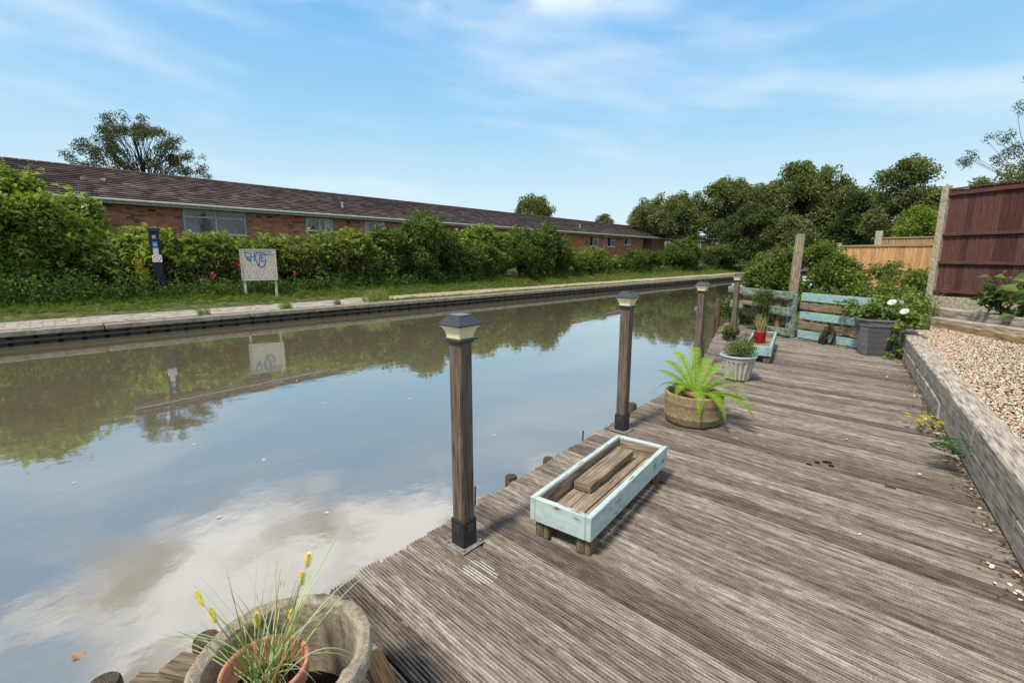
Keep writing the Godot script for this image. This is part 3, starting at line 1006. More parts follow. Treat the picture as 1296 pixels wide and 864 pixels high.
func build_piles() -> void:
	# round stakes that hold the bank, standing just outside the deck
	var L := [[Vector3(-2.06, 0.0, -0.46), 0.052, "short tarred round pile beside the big rough stone pot"], [Vector3(-2.10, 0.01, -0.14), 0.055, "cracked round pile at the broken end of the deck"],
		[Vector3(-2.09, -0.03, -2.42), 0.045, "rounded grey pile top at the deck edge beside the lamp post and blue trough"], [Vector3(-2.09, -0.05, -2.88), 0.045, "flat mossy pile top at the deck edge beside the blue trough"],
		[Vector3(-2.14, 0.02, -4.42), 0.05, "stubby pile rising behind the second lamp post"], [Vector3(-2.36, 0.32, -7.05), 0.05, "dark upright stake at the deck edge by the third lamp post"],
		[Vector3(-3.55, 0.55, -11.6), 0.06, "tall split stake standing in the water beside the green pallet"], [Vector3(-3.45, 0.2, -11.0), 0.06, "shorter stake in the water beside the green pallet"]]
	R.seed = 111
	for q in L:
		var p: Vector3 = q[0]
		var t := thing("pile", q[2], "pile", Vector3(p.x, -0.3, p.z), R.randf() * TAU, "piles along the deck edge")
		var m := MB.new()
		var top := p.y + 0.3
		var pts := [Vector3(0, -0.5, 0), Vector3(0.003, top * 0.5, 0.002), Vector3(0, top - 0.015, 0), Vector3(0, top, 0)]
		m.tube(pts, [q[1], q[1] * 1.03, q[1], q[1] * 0.86], 12)
		part(t, "shaft", m.mesh(), M.pile_wood)
	for p in [Vector3(-2.07, 0.02, -2.03), Vector3(-2.07, 0.02, -3.35)]:
		var t := thing("iron_rod", "thin rusty rod between the nearest lamp post and the rounded pile" if p.z > -3.0 else "thin rusty rod between the mossy pile and the second lamp post", "rod", Vector3(p.x, -0.3, p.z), 0.0, "iron rods at the deck edge")
		var m := MB.new()
		m.tube([Vector3(0, -0.5, 0), Vector3(0, 0.2, 0), Vector3(0.004, p.y + 0.3 + 0.03, 0)], [0.008, 0.008, 0.007], 6)
		part(t, "bar", m.mesh(), M.pile_wood)
	# broken board ends at the near corner
	var bl := [[Vector3(-1.98, -0.02, -0.26), 0.5, 0.10, "splintered board end beside the cracked round pile"], [Vector3(-1.90, 0.03, -0.36), 0.35, 0.12, "bleached broken board leaning under the rough stone pot"], [Vector3(-1.35, 0.022, -0.82), -0.25, 0.09, "fresh orange timber offcut beside the rough stone pot"]]
	for i in 3:
		var t := thing("timber_offcut", bl[i][3], "timber", bl[i][0], bl[i][1])
		part(t, "block", box_mesh(Vector3(0.2, 0.045, bl[i][2] * 0.8), 0.006, Vector2(i * 0.7, i * 0.3)), M.new_timber if i == 2 else M.foot_wood, at(Vector3.ZERO, 0.0, 0.0, 0.18 if i < 2 else 0.0))

func lamp_post(p: Vector3, top: float, label: String, turn := 0.0) -> void:
	var t := thing("lamp_post", label, "lamp post", p, turn, "solar lamp posts along the deck edge")
	var h := top
	part(t, "base_plate", box_mesh(Vector3(0.155, 0.006, 0.155), 0.001), M.galvanised, at(Vector3(0, 0.006, 0)))
	for q in [[-1, -1], [1, -1], [1, 1], [-1, 1]]:
		var b := MB.new()
		b.tube([Vector3(0, 0.004, 0), Vector3(0, 0.016, 0)], [0.008, 0.007], 6)
		part(t, "bolt", b.mesh(), M.galvanised, at(Vector3(q[0] * 0.062, 0.006, q[1] * 0.062)))
	var sl := part(t, "sleeve", box_mesh(Vector3(0.098, 0.15, 0.098), 0.003), M.black_metal, at(Vector3(0, 0.084, 0)))
	part(sl, "badge", box_mesh(Vector3(0.045, 0.04, 0.004), 0.001), M.lamp_black, at(Vector3(0, 0.03, 0.05)))
	part(sl, "badge", box_mesh(Vector3(0.004, 0.04, 0.045), 0.001), M.lamp_black, at(Vector3(0.05, 0.03, 0)))
	part(t, "post", box_mesh(Vector3(0.086, h - 0.28, 0.086), 0.007, Vector2(p.z, p.x)), M.post_wood, at(Vector3(0, 0.155 + (h - 0.28) * 0.5, 0)))
	var y := h - 0.125
	part(t, "collar", box_mesh(Vector3(0.10, 0.012, 0.10), 0.002), M.lamp_black, at(Vector3(0, y - 0.012, 0)))
	part(t, "lamp_base", box_mesh(Vector3(0.128, 0.012, 0.128), 0.003), M.lamp_black, at(Vector3(0, y, 0)))
	# flared four-sided lens
	var g := MB.new()
	var prof := [[0.047, 0.006], [0.049, 0.022], [0.054, 0.040], [0.062, 0.056], [0.074, 0.068]]
	for i in prof.size() - 1:
		for k in 4:
			var a := TAU * k / 4.0 + PI / 4
			var b := a + PI / 2
			var r0: float = prof[i][0] * sqrt(2.0)
			var r1: float = prof[i + 1][0] * sqrt(2.0)
			g.quad(Vector3(cos(a) * r0, prof[i][1], sin(a) * r0), Vector3(cos(b) * r0, prof[i][1], sin(b) * r0), Vector3(cos(b) * r1, prof[i + 1][1], sin(b) * r1), Vector3(cos(a) * r1, prof[i + 1][1], sin(a) * r1), Vector3(cos(a + PI / 4), 0, sin(a + PI / 4)))
	part(t, "lens", g.mesh(), M.lamp_glass, at(Vector3(0, y, 0)))
	part(t, "brim", box_mesh(Vector3(0.160, 0.011, 0.160), 0.003), M.lamp_black, at(Vector3(0, y + 0.0735, 0)))
	var c := MB.new()
	for k in 4:
		var a := TAU * k / 4.0 + PI / 4
		var b := a + PI / 2
		var r0 := 0.077 * sqrt(2.0)
		var r1 := 0.045 * sqrt(2.0)
		c.quad(Vector3(cos(a) * r0, 0.079, sin(a) * r0), Vector3(cos(b) * r0, 0.079, sin(b) * r0), Vector3(cos(b) * r1, 0.117, sin(b) * r1), Vector3(cos(a) * r1, 0.117, sin(a) * r1), Vector3(cos(a + PI / 4), 1, sin(a + PI / 4)))
	part(t, "cap", c.mesh(), M.lamp_black, at(Vector3(0, y, 0)))
	part(t, "solar_panel", box_mesh(Vector3(0.089, 0.008, 0.089), 0.002), M.solar, at(Vector3(0, y + 0.118, 0)))

func trough(p: Vector3, turn: float, L: float, W: float, label: String, bm: String) -> Node3D:
	# a shallow box of painted boards on four block feet; local z is the length, p the near end's middle
	var t := thing("planter_trough", label, "planter", p, turn, "pale blue wooden troughs on the deck")
	var yb := 0.105
	var H := 0.138
	var th := 0.032
	for sg in [-1.0, 1.0]:
		var sd := part(t, "side_board", box_mesh(Vector3(th, H, L), 0.004, Vector2(sg, p.z)), M[bm], at(Vector3(sg * (W - th) * 0.5, yb + H * 0.5, -L * 0.5)))
		part(sd, "bare_inner_face", box_mesh(Vector3(0.006, H - 0.012, L - th * 2.0), 0.001, Vector2(sg * 2, 0.4)), M.box_inside, at(Vector3(-sg * (th * 0.5 + 0.002), -0.005, 0)))
	for e in [0.0, 1.0]:
		var z: float = -th * 0.5 - e * (L - th)
		var ed := part(t, "end_board", box_mesh(Vector3(W - th * 2.0 - 0.002, H, th), 0.004, Vector2(e, 0.7)), M[bm], at(Vector3(0, yb + H * 0.5 - 0.001, z)))
		part(ed, "bare_inner_face", box_mesh(Vector3(W - th * 2 - 0.02, H - 0.014, 0.006), 0.001, Vector2(e, 1.7)), M.box_inside, at(Vector3(0, -0.006, (e * 2.0 - 1.0) * (th * 0.5 + 0.002))))
	var nb := 3
	var bw := (W - th * 2 - 0.02) / nb
	for i in nb:
		part(t, "floor_board", box_mesh(Vector3(bw - 0.006, 0.018, L - th * 2 - 0.01), 0.003, Vector2(i * 0.7, i * 0.9)), M.box_inside, at(Vector3(-(W - th * 2 - 0.02) * 0.5 + bw * (i + 0.5), yb + 0.018 + i % 2 * 0.003, -L * 0.5)))
	for q in [[-1, 0.03], [1, 0.03], [-1, L - 0.13], [1, L - 0.13]]:
		part(t, "foot", box_mesh(Vector3(0.085, yb - 0.003, 0.10), 0.006, Vector2(q[0], q[1])), M.foot_wood, at(Vector3(q[0] * (W * 0.5 - 0.06), (yb - 0.003) * 0.5, -q[1] - 0.05)))
	return t

func stone_trough_profile(r: float, h: float) -> Array:
	return [Vector2(0.0, 0.004), Vector2(r * 0.86, 0.004), Vector2(r * 0.93, 0.02), Vector2(r * 0.955, h * 0.22), Vector2(r * 0.985, h * 0.26), Vector2(r * 0.985, h * 0.31), Vector2(r * 0.96, h * 0.34), Vector2(r * 0.97, h * 0.66),
		Vector2(r * 1.0, h * 0.70), Vector2(r * 1.0, h * 0.76), Vector2(r * 0.975, h * 0.80), Vector2(r * 0.99, h * 0.95), Vector2(r * 0.97, h * 0.985), Vector2(r * 0.93, h), Vector2(r * 0.86, h * 0.985), Vector2(r * 0.84, h * 0.9), Vector2(r * 0.82, h * 0.35), Vector2(0.0, h * 0.34)]

func resmooth(m: MB) -> void:
	# vertex normals again after the points were moved (points that coincide share one)
	var acc := {}
	for k in range(0, m.ix.size(), 3):
		var a := m.v[m.ix[k]]
		var b := m.v[m.ix[k + 1]]
		var c := m.v[m.ix[k + 2]]
		var nn := (c - a).cross(b - a)
		for p in [a, b, c]:
			var key := Vector3i((p * 20000.0).round())
			acc[key] = acc.get(key, Vector3.ZERO) + nn
	for i in m.v.size():
		var nn: Vector3 = acc.get(Vector3i((m.v[i] * 20000.0).round()), m.n[i])
		if nn.length_squared() > 1e-18:
			m.n[i] = nn.normalized()

func frond(m: MB, base: Vector3, dir: Vector3, L: float, rise: float, fall: float, col: Color) -> void:
	# a fern frond: an arching midrib with paired leaflets that shorten to the tip
	var n := 34
	var prev := base
	var side := dir.cross(Vector3.UP).normalized()
	for i in range(1, n + 1):
		var f := i / float(n)
		var p := base + dir * L * f * (1.0 - 0.12 * f * f) + Vector3.UP * (rise * sin(f * 1.9) - fall * f * f * f)
		var d := (p - prev).normalized()
		var up := side.cross(d).normalized()
		var wl := 0.060 * sin(PI * clampf(f * 0.93 + 0.07, 0, 1)) * (1.0 if f > 0.12 else f / 0.12) + 0.006
		for sg in [-1.0, 1.0]:
			var s: Vector3 = (side * sg + d * 0.35 + up * 0.12).normalized()
			var w := L / n * 0.92
			var a := prev
			var b := p
			var q: Vector3 = (a + b) * 0.5 + s * wl - up * wl * 0.18
			var cc := col * R.randf_range(0.75, 1.15)
			m.quad(a, b, q + d * w * 0.24, q - d * w * 0.24, up, cc)
		m.quad(prev - side * 0.002, prev + side * 0.002, p + side * 0.0015, p - side * 0.0015, up, Color(0.11, 0.10, 0.02))
		prev = p

func grass_blade(m: MB, base: Vector3, ctrl: Vector3, tip: Vector3, w: float, col: Color, n := 9) -> void:
	var prev := base
	var pw := w
	for i in range(1, n + 1):
		var f := i / float(n)
		var p := base.lerp(ctrl, f).lerp(ctrl.lerp(tip, f), f)
		var d := (p - prev).normalized()
		var s := d.cross(Vector3(0.4, 0.3, 0.85)).normalized()
		var nw := w * (1.0 - f * f) + 0.0003
		m.quad(prev - s * pw, prev + s * pw, p + s * nw, p - s * nw, s.cross(d), col)
		prev = p
		pw = nw

func build_rough_pot() -> void:
	R.seed = 131
	var c := Vector3(-1.29, 0, -0.47)
	var t := thing("stone_pot", "big rough stone pot with a thick pitted rim at the deck corner", "plant pot", c)
	var m := MB.new()
	var r := 0.245
	var prof := [Vector2(0, 0.003), Vector2(0.17, 0.003), Vector2(0.19, 0.02), Vector2(0.215, 0.2), Vector2(0.235, 0.34), Vector2(0.25, 0.36), Vector2(0.252, 0.385), Vector2(0.243, 0.405), Vector2(0.225, 0.408), Vector2(0.207, 0.398), Vector2(0.20, 0.37), Vector2(0.185, 0.15), Vector2(0, 0.14)]
	var fineprof := []
	for i in prof.size() - 1:
		for k in 5: fineprof.append((prof[i] as Vector2).lerp(prof[i + 1], k / 5.0))
	fineprof.append(prof[prof.size() - 1])
	m.lathe(fineprof, 120)
	var pz := FastNoiseLite.new()
	pz.seed = 77
	pz.frequency = 14.0
	pz.fractal_octaves = 4
	pz.fractal_gain = 0.65
	for i in m.v.size():
		var q := m.v[i]
		if q.y > 0.01: m.v[i] = q + m.n[i] * (pz.get_noise_3dv(q) * 0.010)
	resmooth(m)
	part(t, "body", m.mesh(), M.rough_pot)
	var s := MB.new()
	s.lathe([Vector2(0.184, 0.155), Vector2(0.1, 0.165), Vector2(0.0, 0.16)], 20)
	part(t, "soil", s.mesh(), M.soil)
	# terracotta pot standing in it, with the grass
	var pc := c + Vector3(0.005, 0.16, 0.055)
	var tp := thing("terracotta_pot", "small terracotta pot standing inside the rough stone pot", "plant pot", pc)
	var tm := MB.new()
	tm.lathe([Vector2(0, 0.0), Vector2(0.072, 0.0), Vector2(0.098, 0.18), Vector2(0.101, 0.185), Vector2(0.114, 0.19), Vector2(0.118, 0.235), Vector2(0.116, 0.243), Vector2(0.108, 0.243), Vector2(0.104, 0.232), Vector2(0.102, 0.205), Vector2(0.097, 0.2), Vector2(0.094, 0.17), Vector2(0, 0.165)], 40)
	part(tp, "body", tm.mesh(), M.terracotta)
	var sm := MB.new()
	sm.lathe([Vector2(0.095, 0.172), Vector2(0.05, 0.18), Vector2(0, 0.183)], 20)
	part(tp, "compost", sm.mesh(), M.soil)
	var g := thing("fountain_grass", "wispy fountain grass with yellow bottlebrush heads in the terracotta pot", "grass plant", pc + Vector3(0, 0.18, 0))
	var o := pc + Vector3(0, 0.18, 0)
	var bl := MB.new()
	var tips := [Vector3(-1.70, 0.36, -0.22), Vector3(-1.72, 0.33, -0.26), Vector3(-1.68, 0.55, -0.49), Vector3(-1.44, 0.62, -0.72), Vector3(-1.40, 0.64, -0.76), Vector3(-1.50, 0.64, -0.60), Vector3(-1.58, 0.56, -0.53), Vector3(-1.26, 0.52, -0.78), Vector3(-1.22, 0.46, -0.66), Vector3(-1.13, 0.37, -0.62), Vector3(-1.15, 0.36, -0.50), Vector3(-1.66, 0.55, -0.36), Vector3(-1.62, 0.38, -0.30), Vector3(-1.12, 0.34, -0.42), Vector3(-1.47, 0.60, -0.62), Vector3(-1.35, 0.6, -0.72)]
	for tip in tips:
		for k in 2:
			var tt: Vector3 = tip + rdir() * 0.04 * k - o
			var b := Vector3(R.randf_range(-0.04, 0.04), 0, R.randf_range(-0.04, 0.04))
			var ct := b.lerp(tt, 0.55) + Vector3(0, 0.07 + R.randf() * 0.09, 0)
			var f := R.randf_range(0.8, 1.2)
			grass_blade(bl, b, ct, tt, 0.0017, Color(0.48 * f, 0.56 * f, 0.34 * f))
	for k in 46:
		var a := R.randf() * TAU
		var rr := R.randf_range(0.06, 0.22)
		var b := Vector3(R.randf_range(-0.05, 0.05), 0, R.randf_range(-0.05, 0.05))
		var tt := Vector3(cos(a) * rr, R.randf_range(0.1, 0.28), sin(a) * rr)
		var f := R.randf_range(0.7, 1.2)
		var col := Color(0.14 * f, 0.23 * f, 0.05 * f) if R.randf() < 0.75 else Color(0.36 * f, 0.24 * f, 0.08 * f)
		grass_blade(bl, b, b.lerp(tt, 0.5) + Vector3(0, 0.06, 0), tt, 0.0016, col, 6)
	part(g, "blades", bl.mesh(), M.leaf)
	var heads := [[Vector3(-1.58, 0.50, -0.35), Vector3(-0.5, 0.6, 0.1)], [Vector3(-1.54, 0.45, -0.37), Vector3(-0.5, 0.7, 0.1)], [Vector3(-1.48, 0.40, -0.47), Vector3(-0.1, 1, 0)], [Vector3(-1.42, 0.56, -0.62), Vector3(0.1, 1, -0.15)], [Vector3(-1.43, 0.50, -0.60), Vector3(0.1, 1, -0.1)], [Vector3(-1.38, 0.43, -0.54), Vector3(0.2, 0.8, 0.3)], [Vector3(-1.35, 0.395, -0.52), Vector3(0, 1, 0)]]
	for hd in heads:
		var hp: Vector3 = hd[0] - o
		var hdir: Vector3 = hd[1].normalized()
		var st := MB.new()
		grass_blade(st, Vector3(hp.x * 0.15, 0, hp.z * 0.15), hp * 0.6 - hdir * 0.03, hp, 0.0016, Color(0.10, 0.15, 0.05), 7)
		var stem := part(g, "flower_stem", st.mesh(), M.leaf)
		var hm := MB.new()
		for k in 330:
			var f := R.randf()
			var q := hdir * (f - 0.5) * 0.052
			var d := rdir()
			d = (d - hdir * d.dot(hdir) * 0.8 + hdir * 0.55).normalized()
			var ln := 0.0165 * sqrt(maxf(0.05, 1.0 - pow(f * 2 - 1, 2.0))) + 0.003
			var col := Color(1.0, 0.95, 0.32).lerp(Color(1.0, 0.66, 0.40), R.randf() * (f if f > 0.5 else 0.15))
			var hw := d.cross(hdir).normalized() * 0.0016
			hm.tri(q - hw, q + hw, q + d * ln, d + Vector3.UP, col)
		part(stem, "flower_head", hm.mesh(), M.petal, at(hp))

func build_fern() -> void:
	R.seed = 141
	var c := Vector3(-1.49, 0, -4.36)
	var t := thing("stone_planter", "round banded sandstone planter holding a bright fern", "plant pot", c)
	var m := MB.new()
	m.lathe(stone_trough_profile(0.265, 0.29), 44)
	for i in m.v.size():
		var q := m.v[i]
		m.v[i] = q + m.n[i] * (sin(q.x * 61.0 + q.z * 20.0) * sin(q.z * 53.0) * sin(q.y * 70.0) * 0.002)
	part(t, "body", m.mesh(), M.stone_pot)
	var s := MB.new()
	s.lathe([Vector2(0.22, 0.15), Vector2(0.1, 0.16), Vector2(0, 0.155)], 20)
	part(t, "soil", s.mesh(), M.soil)
	var tp := thing("terracotta_pot", "terracotta pot with the fern, sunk inside the banded stone planter", "plant pot", c + Vector3(0.01, 0.15, -0.01))
	var tm := MB.new()
	tm.lathe([Vector2(0, 0), Vector2(0.075, 0.0), Vector2(0.10, 0.11), Vector2(0.112, 0.115), Vector2(0.115, 0.145), Vector2(0.108, 0.15), Vector2(0.10, 0.14), Vector2(0, 0.12)], 30)
	part(tp, "body", tm.mesh(), M.terracotta)
	var f := thing("fern", "bright lime green fern with arching fronds in the stone planter", "fern", c + Vector3(0.01, 0.27, -0.01))
	# direction (world degrees, 0 = +x, 90 = -z), length, rise, fall
	var fr := [[172, 0.50, 0.16, 0.02], [160, 0.47, 0.25, 0.02], [143, 0.41, 0.34, 0.02], [118, 0.34, 0.40, 0.02], [186, 0.42, 0.12, 0.18], [30, 0.42, 0.22, 0.06], [14, 0.50, 0.17, 0.08], [0, 0.56, 0.11, 0.12], [-12, 0.62, 0.10, 0.20], [-35, 0.45, 0.10, 0.24], [-62, 0.34, 0.12, 0.26],
		[60, 0.36, 0.28, 0.06], [88, 0.30, 0.32, 0.04], [-120, 0.26, 0.14, 0.18], [205, 0.30, 0.16, 0.20], [45, 0.30, 0.12, 0.04]]
	for q in fr:
		var a := deg_to_rad(q[0] + R.randf_range(-5, 5))
		var mm := MB.new()
		var g := R.randf_range(0.9, 1.15)
		frond(mm, Vector3(cos(a) * 0.02, 0, -sin(a) * 0.02), Vector3(cos(a), 0, -sin(a)), q[1], q[2], q[3], Color(0.27 * g, 0.42 * g, 0.035 * g))
		part(f, "frond", mm.mesh(), M.leaf)

func build_ribbed_pot() -> void:
	R.seed = 151
	var c := Vector3(-1.62, 0, -6.25)
	var t := thing("ribbed_pot", "cream fluted pot with a pale blue rim on the deck", "plant pot", c)
	var m := MB.new()
	m.lathe([Vector2(0, 0.002), Vector2(0.135, 0.002), Vector2(0.14, 0.03), Vector2(0.17, 0.18), Vector2(0.185, 0.245), Vector2(0.195, 0.26), Vector2(0.197, 0.30), Vector2(0.19, 0.305), Vector2(0.17, 0.29), Vector2(0, 0.26)], 112, Vector3.ZERO, 18, 0.022, 1, 4)
	part(t, "body", m.mesh(), M.white_pot)
	var r := MB.new()
	r.lathe([Vector2(0.193, 0.296), Vector2(0.212, 0.298), Vector2(0.219, 0.308), Vector2(0.214, 0.320), Vector2(0.198, 0.324), Vector2(0.186, 0.316), Vector2(0.184, 0.29)], 44)
	part(t, "rim", r.mesh(), M.rim_blue)
	var s := MB.new()
	s.lathe([Vector2(0.186, 0.285), Vector2(0.1, 0.295), Vector2(0, 0.29)], 20)
	part(t, "soil", s.mesh(), M.soil)
	var b := thing("box_shrub", "small dark green box shrub growing in the fluted pot", "shrub", c + Vector3(0, 0.29, 0))
	var small := leaf_cluster(16, 0.05, 0.026, 0.013, 152)
	R.seed = 153
	var cl := []
	for i in 26:
		var a := R.randf() * TAU
		var rr := sqrt(R.randf()) * 0.17
		cl.append([Vector3(cos(a) * rr, R.randf_range(0.04, 0.27 - rr * 0.7), sin(a) * rr), R.randf_range(0.03, 0.05), Vector3(cos(a), 1, sin(a)).normalized()])
	foliage(b, "foliage", small, M.leaf_gloss, cl, 480.0, Color(0.065, 0.10, 0.024), Color(0.18, 0.24, 0.055), 0.6, 1.0, 0.0)
	var st := MB.new()
	for i in 8: limb(st, Vector3(0, 0, 0), cl[i][0], 0.006, 0.003, 0.01, 4)
	part(b, "stems", st.mesh(), M.bark)

func build_far_trough() -> void:
	var a := Vector3(-1.68, 0, -7.45)
	trough(a, deg_to_rad(9.5), 1.62, 0.36, "blue wooden trough holding a red pot near the pallets", "pallet_blue")
	R.seed = 161
	var p := a + Vector3(-0.20, 0.12, -0.95)
	var t := thing("red_pot", "small glossy red pot standing in the far blue trough", "plant pot", p)
	var m := MB.new()
	m.lathe([Vector2(0, 0.0), Vector2(0.07, 0.0), Vector2(0.075, 0.01), Vector2(0.098, 0.19), Vector2(0.1, 0.2), Vector2(0.093, 0.203), Vector2(0.085, 0.18), Vector2(0, 0.17)], 30)
	part(t, "body", m.mesh(), M.red_glaze)
	var g := thing("dry_grass_plant", "straw coloured dried plant in the red pot", "plant", p + Vector3(0, 0.17, 0))
	var b := MB.new()
	for k in 90:
		var a2 := R.randf() * TAU
		var rr := R.randf_range(0.02, 0.16)
		var f := R.randf_range(0.7, 1.2)
		var tip := Vector3(cos(a2) * rr, R.randf_range(0.14, 0.36), sin(a2) * rr)
		grass_blade(b, Vector3(R.randf_range(-0.05, 0.05), 0, R.randf_range(-0.05, 0.05)), tip * 0.5 + Vector3(0, 0.08, 0), tip, 0.003, Color(0.52 * f, 0.42 * f, 0.22 * f) if k % 4 else Color(0.16 * f, 0.22 * f, 0.05 * f), 5)
	part(g, "blades", b.mesh(), M.leaf)
	var slab := thing("paving_slab_piece", "flat pinkish board lying in the far blue trough", "board", a + Vector3(-0.09, 0.125, -0.45), deg_to_rad(9.5))
	part(slab, "slab", box_mesh(Vector3(0.24, 0.03, 0.55), 0.004), M.box_inside)

func pallet_plank(parent: Node, called: String, p: Vector3, s: Vector3, m: String, i: int, tilt := 0.0) -> void:
	part(parent, called, box_mesh(s, 0.005, Vector2(i * 0.61, i * 0.37)), M[m], at(p, 0, 0, tilt))

func build_pallets() -> void:
	# local x runs along the pallet to the right, z faces the deck
	var a := Vector3(-1.66, 0, -10.22)
	var turn := -atan2(0.5, 0.87)
	var t := thing("pallet_fence", "pallet fence of alternating blue and bare boards behind the grey planter", "fence", a, turn)
	var ys := [[0.085, 0.145, "pallet_blue"], [0.265, 0.125, "pallet_bare"], [0.445, 0.14, "pallet_blue"], [0.61, 0.12, "pallet_bare"], [0.785, 0.15, "pallet_blue"]]
	var i := 0
	for y in ys:
		pallet_plank(t, "board", Vector3(0.88, y[0], 0.006 * (i % 2)), Vector3(1.72, y[1], 0.022), y[2], i, 0.006 * (i % 3 - 1))
		i += 1
	for x in [0.12, 0.88, 1.64]:
		pallet_plank(t, "stringer", Vector3(x, 0.43, -0.065), Vector3(0.075, 0.86, 0.10), "pallet_bare", i)
		i += 1
	for y in [0.12, 0.44, 0.76]:
		pallet_plank(t, "back_board", Vector3(0.88, y, -0.13), Vector3(1.72, 0.09, 0.02), "pallet_bare", i)
		i += 1
	var b := Vector3(-1.70, 0, -10.12)
	var t2 := thing("pallet_fence", "weathered green pallet fence with thick rails, standing at the water's edge", "fence", b, -atan2(0.62, 0.78))
	for y in [[0.10, 0.12, 0.10, -0.86, 0.9], [0.49, 0.15, 0.12, -0.90, 1.74], [0.80, 0.13, 0.14, -0.95, 1.85]]:
		pallet_plank(t2, "rail", Vector3(y[3] if y[0] > 0.2 else -0.48, y[0], 0.08), Vector3(y[4], y[1], 0.075), "pallet_green", i)
		i += 1
	for x in [-0.09, -0.42, -0.92, -1.66]:
		pallet_plank(t2, "upright", Vector3(x, 0.42, 0.0), Vector3(0.16 if x > -0.2 else 0.10, 0.80, 0.075), "pallet_green" if x != -0.42 else "pallet_bare", i)
		i += 1
	for y in [0.3, 0.66]:
		pallet_plank(t2, "back_board", Vector3(-0.88, y, -0.06), Vector3(1.7, 0.10, 0.022), "pallet_bare", i)
		i += 1
	pallet_plank(t2, "ledge", Vector3(-0.86, 0.58, 0.24), Vector3(0.62, 0.06, 0.22), "old_wood", i)
	for x in [-1.1, -0.62]:
		pallet_plank(t2, "bracket", Vector3(x, 0.50, 0.20), Vector3(0.05, 0.10, 0.17), "old_wood", i)
	# tall post behind
	R.seed = 171
	var tp := thing("rustic_post", "tall weathered timber post standing behind the two pallet fences", "post", Vector3(-1.86, -0.1, -10.62), 0.5)
	mat("lichen_wood", lin(0.66, 0.60, 0.47), 0.9, (M.sleeper as StandardMaterial3D).albedo_texture, Vector3(0.6, 3.0, 1))
	part(tp, "shaft", box_mesh(Vector3(0.135, 2.04, 0.135), 0.014, Vector2(0.3, 0.2)), M.lichen_wood, at(Vector3(0.0, 1.02, 0), 0, 0.0, -0.02))
	part(tp, "cap", box_mesh(Vector3(0.09, 0.03, 0.09), 0.006), M.black_metal, at(Vector3(0.015, 2.05, 0)))

